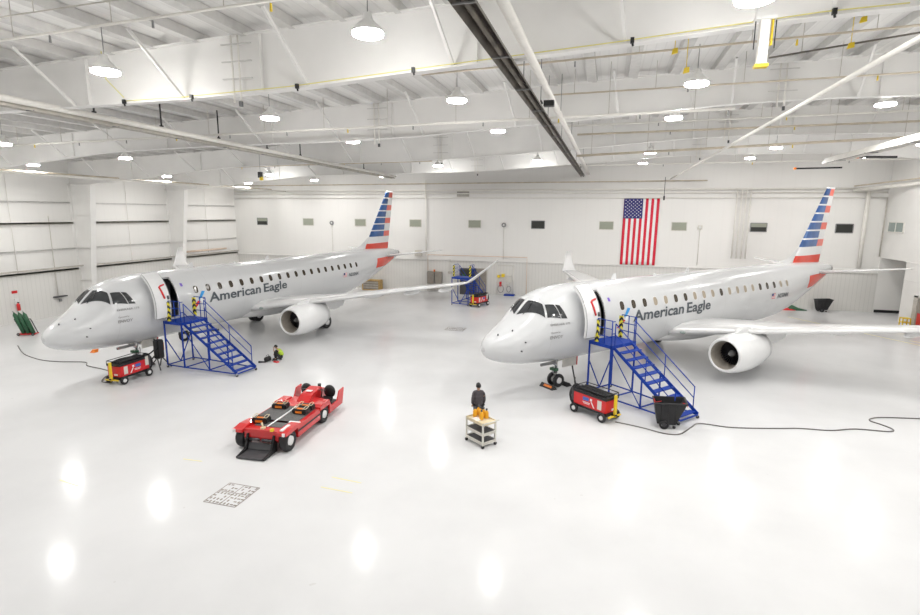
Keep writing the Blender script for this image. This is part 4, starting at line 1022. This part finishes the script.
# standing person, back to the camera, facing +x
def standing():
    e = thing('person', (0, 0, 0), 0, 'person in a dark jacket standing behind the service cart, seen from behind', 'person')
    J = {'pel': ((0, 0, .94), .10), 'wa': ((0, 0, 1.10), .09), 'ch': ((.0, 0, 1.30), .095), 'ne': ((0, 0, 1.47), .055), 'hd': ((.02, 0, 1.54), .06), 'h2': ((.025, 0, 1.62), .088), 'h3': ((.015, 0, 1.69), .07)}
    E_ = chain('pel', 'wa', 'ch', 'ne', 'hd', 'h2', 'h3')
    for s_, k in ((1, 'l'), (-1, 'r')):
        J.update({k+'hi': ((0, s_*.095, .88), .085), k+'kn': ((.02, s_*.11, .48), .055), k+'an': ((-.02, s_*.12, .09), .038), k+'to': ((.12, s_*.13, .04), .034),
                  k+'sh': ((0, s_*.155, 1.39), .052), k+'el': ((-.02, s_*.215, 1.12), .038), k+'wr': ((.12, s_*.20, .90), .026)})
        E_ += chain('pel', k+'hi', k+'kn', k+'an', k+'to') + chain('ch', k+'sh', k+'el', k+'wr')
        hand(J, E_, k, J[k+'wr'][0], (.5, 0, -.85), (.6, 0, .2), (0, s_, 0))
    skin_mesh('body', J, E_, 'pel', 'skin', e)
    K = {'pel': ((0, 0, .86), (.16, .18)), 'wa': ((0, 0, 1.06), (.155, .175)), 'ch': ((0, 0, 1.28), (.155, .18)), 'cu': ((0, 0, 1.41), (.11, .13)), 'ne': ((0, 0, 1.50), .08)}
    F_ = chain('pel', 'wa', 'ch', 'cu', 'ne')
    for s_, k in ((1, 'l'), (-1, 'r')):
        K.update({k+'sh': ((0, s_*.165, 1.385), .08), k+'el': ((-.02, s_*.215, 1.12), .068), k+'wr': ((.10, s_*.20, .92), .055)}); F_ += chain('cu', k+'sh', k+'el', k+'wr')
    skin_mesh('jacket', K, F_, 'pel', 'jacket', e)
    K = {'pel': ((0, 0, .93), (.13, .17))}; F_ = []
    for s_, k in ((1, 'l'), (-1, 'r')):
        K.update({k+'hi': ((0, s_*.095, .84), .105), k+'kn': ((.02, s_*.11, .48), .078), k+'an': ((-.02, s_*.12, .11), .062)}); F_ += chain('pel', k+'hi', k+'kn', k+'an')
    skin_mesh('trousers', K, F_, 'pel', 'trousers', e)
    for s_ in (1, -1):
        MB().loft([[Vector((x, s_*.125+hw*cos(a), .01+max(0, h*(.5+.5*sin(a))))) for a in [2*pi*j/12 for j in range(12)]] for x, hw, h in ((-.09, .02, .05), (-.06, .042, .10), (.02, .045, .11), (.10, .048, .08), (.17, .04, .06), (.20, .02, .04))]).build('shoe', 'black', e)
    head_bits(e, Vector((.018, 0, 1.635)), 0)
    return e
def head_bits(e, c, tilt, cap=False):
    R = Matrix.Rotation(tilt, 3, 'Y')
    def P(x, y, z): return c + R @ Vector((x, y, z))
    w = MB(); rings = []
    for i in range(7):
        a = pi*.62*i/6; rings.append([P(-.012+.108*sin(a)*cos(b_)*(1 if cos(b_) < .2 else .82), .094*sin(a)*sin(b_), .02+.112*cos(a)+(.03 if cos(b_) > .5 else -.02)*(i/6)) for b_ in [2*pi*j/18 for j in range(18)]])
    w.loft(rings); w.build('cap' if cap else 'hair', 'black', e)
    if cap: MB().prism([P(.07, -.06, .05), P(.07, .06, .05), P(.17, .04, .035), P(.17, -.04, .035)], R @ Vector((0, 0, .012))).build('cap_peak', 'black', e)
    MB().prism([P(.085, -.014, -.02), P(.085, .014, -.02), P(.115, .0, -.022)], R @ Vector((-.015, 0, .045))).build('nose', 'skin', e)
    for s_ in (1, -1):
        MB().ball(P(.078, s_*.030, .012), .011, 8).build('eye', 'white_paint', e)
        MB().ball(P(-.0, s_*.088, -.005), (.02, .012, .03), 8).build('ear', 'skin', e)
    MB().box(P(.088, 0, -.05), (.012, .045, .01)).build('mouth', 'red_tug', e)
PS = standing(); PS.location = W(.70, 18.55); PS.rotation_euler = (0, 0, heading(-8))
# crouching person facing -x (left in the photo): local +x is where they face
def crouching():
    e = thing('person', (0, 0, 0), 0, 'person in a yellow safety vest and black cap sitting on the floor working', 'person')
    J = {'pel': ((-.12, 0, .20), .12), 'wa': ((-.12, 0, .36), .12), 'ch': ((-.01, 0, .56), .13), 'ne': ((.10, 0, .69), .05), 'hd': ((.15, 0, .73), .06), 'h2': ((.19, 0, .80), .085), 'h3': ((.19, 0, .87), .066)}
    E_ = chain('pel', 'wa', 'ch', 'ne', 'hd', 'h2', 'h3')
    for s_, k in ((1, 'l'), (-1, 'r')):
        J.update({k+'hi': ((-.06, s_*.10, .20), .09), k+'kn': ((.24, s_*.16, .50), .06), k+'an': ((.20, s_*.14, .10), .042), k+'to': ((.34, s_*.15, .045), .036),
                  k+'sh': ((.03, s_*.18, .61), .056), k+'el': ((.24, s_*.20, .50), .040), k+'wr': ((.30, s_*.10, .68 if s_ > 0 else .40), .027)})
        E_ += chain('pel', k+'hi', k+'kn', k+'an', k+'to') + chain('ch', k+'sh', k+'el', k+'wr')
        hand(J, E_, k, J[k+'wr'][0], (0, -.1, 1) if s_ > 0 else (.5, .3, -.8), (-.4, 0, 0), (0, s_, 0))
    skin_mesh('body', J, E_, 'pel', 'skin', e)
    skin_mesh('vest', {'a': ((-.14, 0, .24), (.16, .15)), 'b': ((-.12, 0, .38), (.17, .145)), 'c': ((-.01, 0, .56), (.19, .15)), 'd': ((.06, 0, .65), (.10, .09)), 'l': ((.03, .17, .60), .085), 'r': ((.03, -.17, .60), .085)}, chain('a', 'b', 'c', 'd')+[('c', 'l'), ('c', 'r')], 'a', 'vest', e)
    K = {'pel': ((-.13, 0, .17), (.15, .15))}; F_ = []
    for s_, k in ((1, 'l'), (-1, 'r')):
        K.update({k+'hi': ((-.05, s_*.11, .20), .11), k+'kn': ((.25, s_*.16, .50), .082), k+'an': ((.20, s_*.14, .12), .06)}); F_ += chain('pel', k+'hi', k+'kn', k+'an')
    skin_mesh('trousers', K, F_, 'pel', 'trousers', e)
    for s_, k in ((1, 'l'), (-1, 'r')):
        skin_mesh('sleeve', {'a': ((.02, s_*.17, .61), .085), 'b': ((.24, s_*.205, .50), .06), 'c': ((.27, s_*.15, .58 if s_ > 0 else .46), .046)}, chain('a', 'b', 'c'), 'a', 'black', e)
        MB().loft([[Vector((x, s_*.145+hw*cos(a), .005+max(0, h*(.5+.5*sin(a))))) for a in [2*pi*j/12 for j in range(12)]] for x, hw, h in ((.12, .02, .05), (.15, .045, .12), (.24, .05, .12), (.33, .052, .09), (.40, .045, .07), (.43, .02, .04))]).build('boot', 'black', e)
    head_bits(e, Vector((.185, 0, .81)), .35, True)
    return e
PC = crouching(); PC.location = W(-9.70, 27.6); PC.scale = (.9, .9, .9); PC.rotation_euler = (0, 0, heading(-100))
e = thing('tool_bag', W(-10.22, 27.25), heading(20), 'black tool bag on the floor left of the sitting person', 'bag')
MB().loft([[Vector((x, hw*cos(a), .14+.14*sin(a))) for a in [2*pi*j/12 for j in range(12)]] for x, hw in ((-.18, .08), (-.15, .12), (0, .13), (.15, .12), (.18, .08))]).build('body', 'black', e)
MB().tube([(-.12, 0, .26), (-.08, 0, .36), (.08, 0, .36), (.12, 0, .26)], .014, 6).build('handle', 'dark_grey', e)
o = MB().tube([(0, 0, .045), (.2, .05, .03), (.38, .03, .04)], [.06, .045, .03], 8).build('work_lamp', 'black'); o.location = W(-10.62, 27.0); o.rotation_euler = (0, 0, TH); tag(o, 'small black work lamp on the floor just left of the tool bag', 'tool')
e = thing('tool_tray', W(-9.72, 27.12), heading(30), 'small red tray in front of the sitting person', 'tray')
MB().b2((-.08, -.14, 0), (.08, .14, .06)).build('tray', 'red_paint', e); MB().tube([(-.04, -.1, .07), (.04, .1, .07)], .012, 6).build('tool', 'steel', e)

# ------------------------------------------------------------------ tilt trucks (black bins)
def bin_():
    e = thing('tilt_truck', (0, 0, 0), 0, 'bin', 'bin')
    w = MB(); lo = [(-.36, -.30, .18), (.28, -.30, .18), (.28, .30, .18), (-.36, .30, .18)]; hi = [(-.50, -.40, .98), (.62, -.40, 1.04), (.62, .40, 1.04), (-.50, .40, .98)]
    li = [(a*.9, b_*.9, .24) for a, b_, c in lo]; hi2 = [(a*.93, b_*.91, c-.0) for a, b_, c in hi]
    for A, B in ((lo, hi), (hi, hi2), (hi2, li)):
        for i in range(4): w.add([A[i], A[(i+1) % 4], B[(i+1) % 4], B[i]], [(0, 1, 2, 3)])
    w.add(lo, [(3, 2, 1, 0)]); w.add(li, [(0, 1, 2, 3)]); w.build('tub', 'rubber', e)
    w = MB()
    for i in range(4): w.bar(hi[i], hi[(i+1) % 4], .06, .05)
    w.build('rim', 'rubber', e)
    w = MB()
    for x in (-.2, .05, .3): w.prism([(x-.03, -.335, .25), (x+.03, -.335, .25), (x+.05, -.425, .95), (x-.05, -.425, .95)], (0, .03, 0))
    w.build('rib', 'rubber', e, weld=False)
    for y in (-.34, .34): wheel((-.12, y, .17), .17, .08, e, hub='dark_grey')
    for y in (-.2, .2):
        c_ = MB().cyl((.25, y, .2), (.25, y, .1), .025).build('caster', 'steel', e); MB().cyl((.25, y-.02, .06), (.25, y+.02, .06), .06).build('caster_wheel', 'rubber', c_)
    return e
K1 = bin_(); K1.location = W(7.80, 18.88); K1.rotation_euler = (0, 0, heading(105)); K1['label'] = 'black wheeled tilt truck with red cord at the foot of the right stairs'; K1['group'] = 'black tilt trucks'
dup(K1, (17.45, T1-1.1, 0), radians(5), 'black wheeled tilt truck by the back wall below the right tail')
o = MB().tube(smooth_path([(.50, -.20, 1.02), (.62, -.30, 1.0), (.68, -.1, .85), (.66, 0, .98), (.69, .12, .82), (.66, .22, .95), (.69, .3, .80)], 6), .018, 6).build('cord', 'red_paint'); o.location = K1.location; o.rotation_euler = K1.rotation_euler; tag(o, 'thin red cord draped over the rim of the near black tilt truck', 'cord')
o = MB().tube(smooth_path([(-.5, -.38, 1.0), (-.55, -.5, 1.2), (-.45, -.3, 1.02), (-.2, .2, .9)], 6), .014, 6).build('cord', 'red_paint'); o.location = K1.location; o.rotation_euler = K1.rotation_euler; tag(o, 'thin red cord at the back corner of the near black tilt truck', 'cord')

# ------------------------------------------------------------------ left wall things
e = thing('cylinder_trolley', W(-27.6, 33.0), heading(82), 'green gas cylinders leaning on a red trolley by the left wall', 'gas cylinders')
MB().b2((-.50, -.22, .06), (.50, .22, .12)).build('base', 'red_paint', e)
for i, x in enumerate((-.28, 0, .28)):
    A = Vector((x+.12, -.1, .12)); B = Vector((x-.42, .08, 1.40))
    c_ = MB().tube([A, A+(B-A)*.92, B, B+(B-A).normalized()*.08], [.115, .115, .05, .03], 16).build('gas_cylinder', 'cylinder_green', e)
    MB().tube([B+(B-A).normalized()*.06, B+(B-A).normalized()*.17], .035, 8).build('valve', 'steel', c_)
w = MB().bar((-.45, .18, .1), (-.85, .25, 1.0), .04).bar((.48, .18, .1), (.10, .25, 1.0), .04).bar((-.85, .25, 1.0), (.10, .25, 1.0), .04); w.build('rack', 'dark_grey', e)
for x in (-.42, .42): wheel((x, -.24, .09), .09, .05, e, hub='mid_grey')
e = thing('fire_extinguisher', (S0+.12, 27.05, 1.0), 0, 'red fire extinguisher on the left wall above the green cylinders', 'fire extinguisher')
MB().b2((.0, -.12, .35), (.1, .12, .75)).build('cabinet', 'white_paint', e); MB().lathe([(0, 0), (0, .11), (.42, .11), (.5, .05), (.55, .03), (.56, 0)], (.16, 0, -.1), (0, 0, 1), 14).build('cylinder', 'red_paint', e)
MB().box((.18, 0, .47), (.16, .05, .06)).build('handle', 'black', e)
o = MB().b2((S0+.1, 26.85, 2.12), (S0+.14, 27.2, 2.3)).build('wall_sign', 'red_paint'); tag(o, 'small plain red sign on the left wall above the extinguisher', 'sign')
e = thing('wall_bracket', (S0+.12, 30.1, 1.45), 0, 'dark wall outlet bracket with conduit on the left wall', 'outlet bracket')
MB().box((.15, 0, 0), (.3, .9, .08)).build('shelf', 'dark_grey', e); MB().tube([(.05, -.1, 0), (.05, -.1, 6.0)], .03, 6).build('conduit', 'cart_grey', e); MB().box((.1, .0, -.3), (.12, .16, .18)).build('outlet', 'mid_grey', e)
pipe([(S0+.4, 15, 3.62), (S0+.4, T1-.3, 3.62)], .05, 'girt_grey', 'grey pipe along the left wall at shoulder height of the panels')
pipe([(S0+.35, 42.2, 3.95), (S0+.35, 48.5, 3.95)], .09, 'pipe_pink', 'orange-brown pipe section on the left wall beside the far column')
for i, y in enumerate((27.4, 36.8, 46.1)):
    pipe([(S0+.15, y, 3.4), (S0+.15, y, 11)], .02, 'pipe_white', 'thin vertical conduit on the left wall, %s' % ('nearest bay', 'middle bay', 'farthest bay')[i], 'conduit')
e = thing('tow_bar', W(-17.1, 32.0), heading(60), 'wheeled tow bar on the floor behind the left stairs', 'tow bar')
MB().tube([(-.2, 0, .42), (2.0, 0, .42)], .06, 8).build('bar', 'dark_grey', e)
MB().cyl((0, -.4, .3), (0, .4, .3), .04).build('axle', 'dark_grey', e)
for y in (-.4, .4): wheel((0, y, .3), .3, .16, e)
o = MB().prism([(-.14, -.14, 0), (.14, -.14, 0), (.06, -.03, .16), (-.06, -.03, .16)], (0, .28, 0)).build('floor_marker', 'orange'); o.location = W(-20.6, 28.9); tag(o, 'small orange marker on the floor under the left airliner nose', 'floor marker')
e = thing('floor_squeegee', (S0+2.4, 30.5, 0), .3, 'small red-handled tool lying by the left wall behind the nose', 'tool')
MB().bar((0, 0, .06), (.9, 0, .06), .08, .05).build('handle', 'red_paint', e); MB().bar((.9, -.2, .05), (.9, .2, .05), .06, .08).build('head', 'dark_grey', e)

# ------------------------------------------------------------------ back wall things
e = thing('electrical_cabinet', (-16.6, T1-.45, 0), 0, 'grey-brown electrical cabinets on legs at the back wall', 'cabinet')
for x in (-.75, .05):
    c_ = MB().b2((x, 0, .85), (x+.74, .33, 2.05)).build('cabinet_body', 'grey_panel', e); MB().b2((x+.03, -.02, .88), (x+.71, 0, 2.02)).build('door', 'brown_panel', c_)
MB().b2((-.75, .05, .25), (.79, .3, .62)).build('lower_box', 'girt_grey', e)
for x in (-.7, .74): MB().b2((x-.03, .1, 0), (x+.03, .2, .85)).build('leg', 'girt_grey', e)
MB().cyl((0, .1, 2.05), (0, .1, 2.25), .09).build('beacon', 'orange', e)
o = MB().box((-15.0, T1-.25, 2.0), (.35, .2, .22)).tube([(-15.0, T1-.2, 2.1), (-15.0, T1-.2, 3.3)], .03, 6).build('junction_box', 'girt_grey'); tag(o, 'grey junction box with conduit right of the electrical cabinets', 'junction box')
e = thing('screen_cabinet', (-12.95, T1-.9, 0), 0, 'black display cabinet behind the far blue stairs', 'cabinet')
MB().b2((-.75, -.3, 0), (.75, .3, 2.55)).build('case', 'dark_grey', e)
MB().b2((-.68, -.32, 1.5), (.68, -.3, 2.45)).build('screen', 'window_dark', e); MB().b2((-.5, -.33, 1.65), (-.2, -.32, 2.0)).build('green_patch', 'cylinder_green', e)
e = thing('utility_station', (-9.3, T1-.3, 0), 0, 'pipes, hoses and small boxes on the back wall above a blue tray', 'utility station')
for (x, z, w_, h_, m_, n_) in ((-.3, 1.9, .3, .3, 'yellow', 'yellow_box'), (-.75, 1.8, .25, .25, 'yellow', 'yellow_box'), (.25, 1.6, .5, .7, 'cart_grey', 'regulator_box'), (-.55, 1.05, .2, .45, 'red_paint', 'red_canister'), (.1, .9, .3, .3, 'cart_grey', 'regulator_box')):
    MB().b2((x-w_/2, 0, z-h_/2), (x+w_/2, .2, z+h_/2)).build(n_, m_, e)
w = MB()
for x in (-.9, .7): w.tube([(x, .15, 0), (x, .15, 2.9)], .03, 6)
w.tube([(-.9, .15, 2.9), (.7, .15, 2.9)], .03, 6); w.build('pipe_frame', 'pipe_white', e)
MB().tube([(-.5+.28*cos(a), -.02, .6+.38*sin(a)) for a in [2*pi*i/18 for i in range(18)]], .03, 6, closed=True).build('hose_loop', 'mid_grey', e)
MB().tube([(.3+.2*cos(a), -.02, .6+.3*sin(a)) for a in [2*pi*i/18 for i in range(18)]], .025, 6, closed=True).build('hose_loop', 'mid_grey', e)
MB().b2((-.1, -.5, 0), (.9, .1, .12)).build('drip_tray', 'blue_paint', e)
e = thing('wooden_crate', (-23.1, T1-1.0, 0), 0, 'brown wooden crate by the back wall below the left tail', 'crate')
w = MB()
for z in (.05, 1.0): w.b2((-.95, -.45, z-.05), (.95, .45, z+.05))
for x in (-.9, .9): w.b2((x-.06, -.45, .05), (x+.06, .45, 1.0))
w.build('frame', 'wood', e); MB().b2((-.84, -.4, .1), (.84, .4, .95)).build('contents', 'brown_panel', e)
for z in (.3, .55, .8): MB().b2((-.84, -.44, z-.03), (.84, -.41, z+.03)).build('slat', 'girt_grey', e)
e = thing('parts_pile', (15.1, T1-1.0, 0), .1, 'low pile with red and green covers by the back wall right of the airliner', 'pile')
MB().loft([[Vector((x, .3*cos(a), .0+h*max(0, sin(a)))) for a in [2*pi*j/12 for j in range(12)]] for x, h in ((-.9, .05), (-.5, .16), (.1, .18), (.4, .05))]).build('red_cover', 'red_paint', e)
MB().loft([[Vector((x, .25*cos(a), .0+h*max(0, sin(a)))) for a in [2*pi*j/12 for j in range(12)]] for x, h in ((-.1, .2), (.15, .45), (.7, .2), (1.3, .05))]).build('green_cover', 'cylinder_green', e)
e = thing('step_stool', (S1-.45, 44.7, 0), 0, 'yellow step stool by the right wall door', 'stool')
MB().b2((-.28, -.25, .58), (.22, .25, .64)).b2((-.28, -.25, .28), (.22, .25, .33)).build('step', 'yellow', e)
for x in (-.26, .2):
    for y in (-.22, .22): MB().b2((x-.03, y-.03, 0), (x+.03, y+.03, .6)).build('leg', 'yellow', e)

# ------------------------------------------------------------------ floor details
def grate(c, rz, sx_, sy_, label):
    e = thing('floor_grate', c, rz, label, 'floor grate')
    MB().b2((-sx_/2, -sy_/2, 0), (sx_/2, sy_/2, .004)).build('plate', 'floor_epoxy', e)
    w = MB()
    for a, b_ in (((-.5, -.5), (.5, -.5)), ((.5, -.5), (.5, .5)), ((.5, .5), (-.5, .5)), ((-.5, .5), (-.5, -.5)), ((0, -.5), (0, .5)), ((-.5, .08), (.5, .08))):
        w.bar((a[0]*sx_, a[1]*sy_, .006), (b_[0]*sx_, b_[1]*sy_, .006), .022, .006)
    w.build('seam', 'stain', e)
    w = MB(); rnd = random.Random(3)
    for i in range(9):
        for j in range(7):
            if rnd.random() < .75:
                x, y = (-.5+(i+.5)/9)*sx_, (-.5+(j+.5)/7)*sy_
                w.box((x, y, .006), ((.09, .045, .006) if rnd.random() < .6 else (.045, .09, .006)))
    w.build('slots', 'stain', e, weld=False)
gc = (W(-7.01, 13.41)+W(-6.72, 14.4)+W(-5.77, 14.13)+W(-6.02, 13.07))/4
grate(gc, heading(106), 1.02, 1.06, 'square floor drain cover with dark slots at lower left')
grate(W(-.3, 35.6), heading(106), 1.3, 1.0, 'floor drain cover between the airliners, far from camera')
for i, (a, b_) in enumerate((((-11.8, 14.51), (-11.0, 14.17)), ((-8.88, 15.92), (-8.2, 15.76)), ((-3.82, 14.8), (-2.88, 14.46)), ((-4.0, 14.21), (-3.03, 13.89)))):
    o = MB().bar(W(*a, .002), W(*b_, .002), .035, .004).build('floor_stripe', 'floor_yellow'); tag(o, ['faint yellow floor line at the far lower left', 'faint yellow floor line just left of the tug cradle', 'upper of two yellow floor lines below the tug', 'lower of two yellow floor lines below the tug'][i], 'floor marking')
for i, (a, b_) in enumerate((((14.0, 46.2), (21.2, 34.5)), ((19.0, 39.5), (21.3, 37.2)))):
    o = MB().bar((*a, .002), (*b_, .002), .09, .004).build('floor_stripe', 'floor_yellow'); tag(o, ['long pale yellow floor line at right below the tail', 'short yellow floor line near the right wall'][i], 'floor marking')

# ------------------------------------------------------------------ light, world, camera
wd = bpy.data.worlds.new('World'); SC.world = wd; wd.use_nodes = True
wd.node_tree.nodes['Background'].inputs[0].default_value = (1, .985, .96, 1)
wd.node_tree.nodes['Background'].inputs[1].default_value = .6
cam = bpy.data.cameras.new('Camera'); co = bpy.data.objects.new('Camera', cam); COL.objects.link(co)
cam.sensor_width = 36; cam.lens = 36*F/920; cam.clip_end = 300
r0, u0 = W(1, 0), W(0, sin(PT), cos(PT)); fw = W(0, cos(PT), -sin(PT))
rr = r0*cos(RL)+u0*sin(RL); uu = u0*cos(RL)-r0*sin(RL)
R = Matrix((rr, uu, -fw)).transposed().to_4x4(); R.translation = (0, 0, CH)
co.matrix_world = R
SC.camera = co
SC.view_settings.view_transform = 'Standard'; SC.view_settings.look = 'None'
SC.view_settings.gamma = 1; SC.view_settings.use_curve_mapping = False
SC.view_settings.exposure = .68
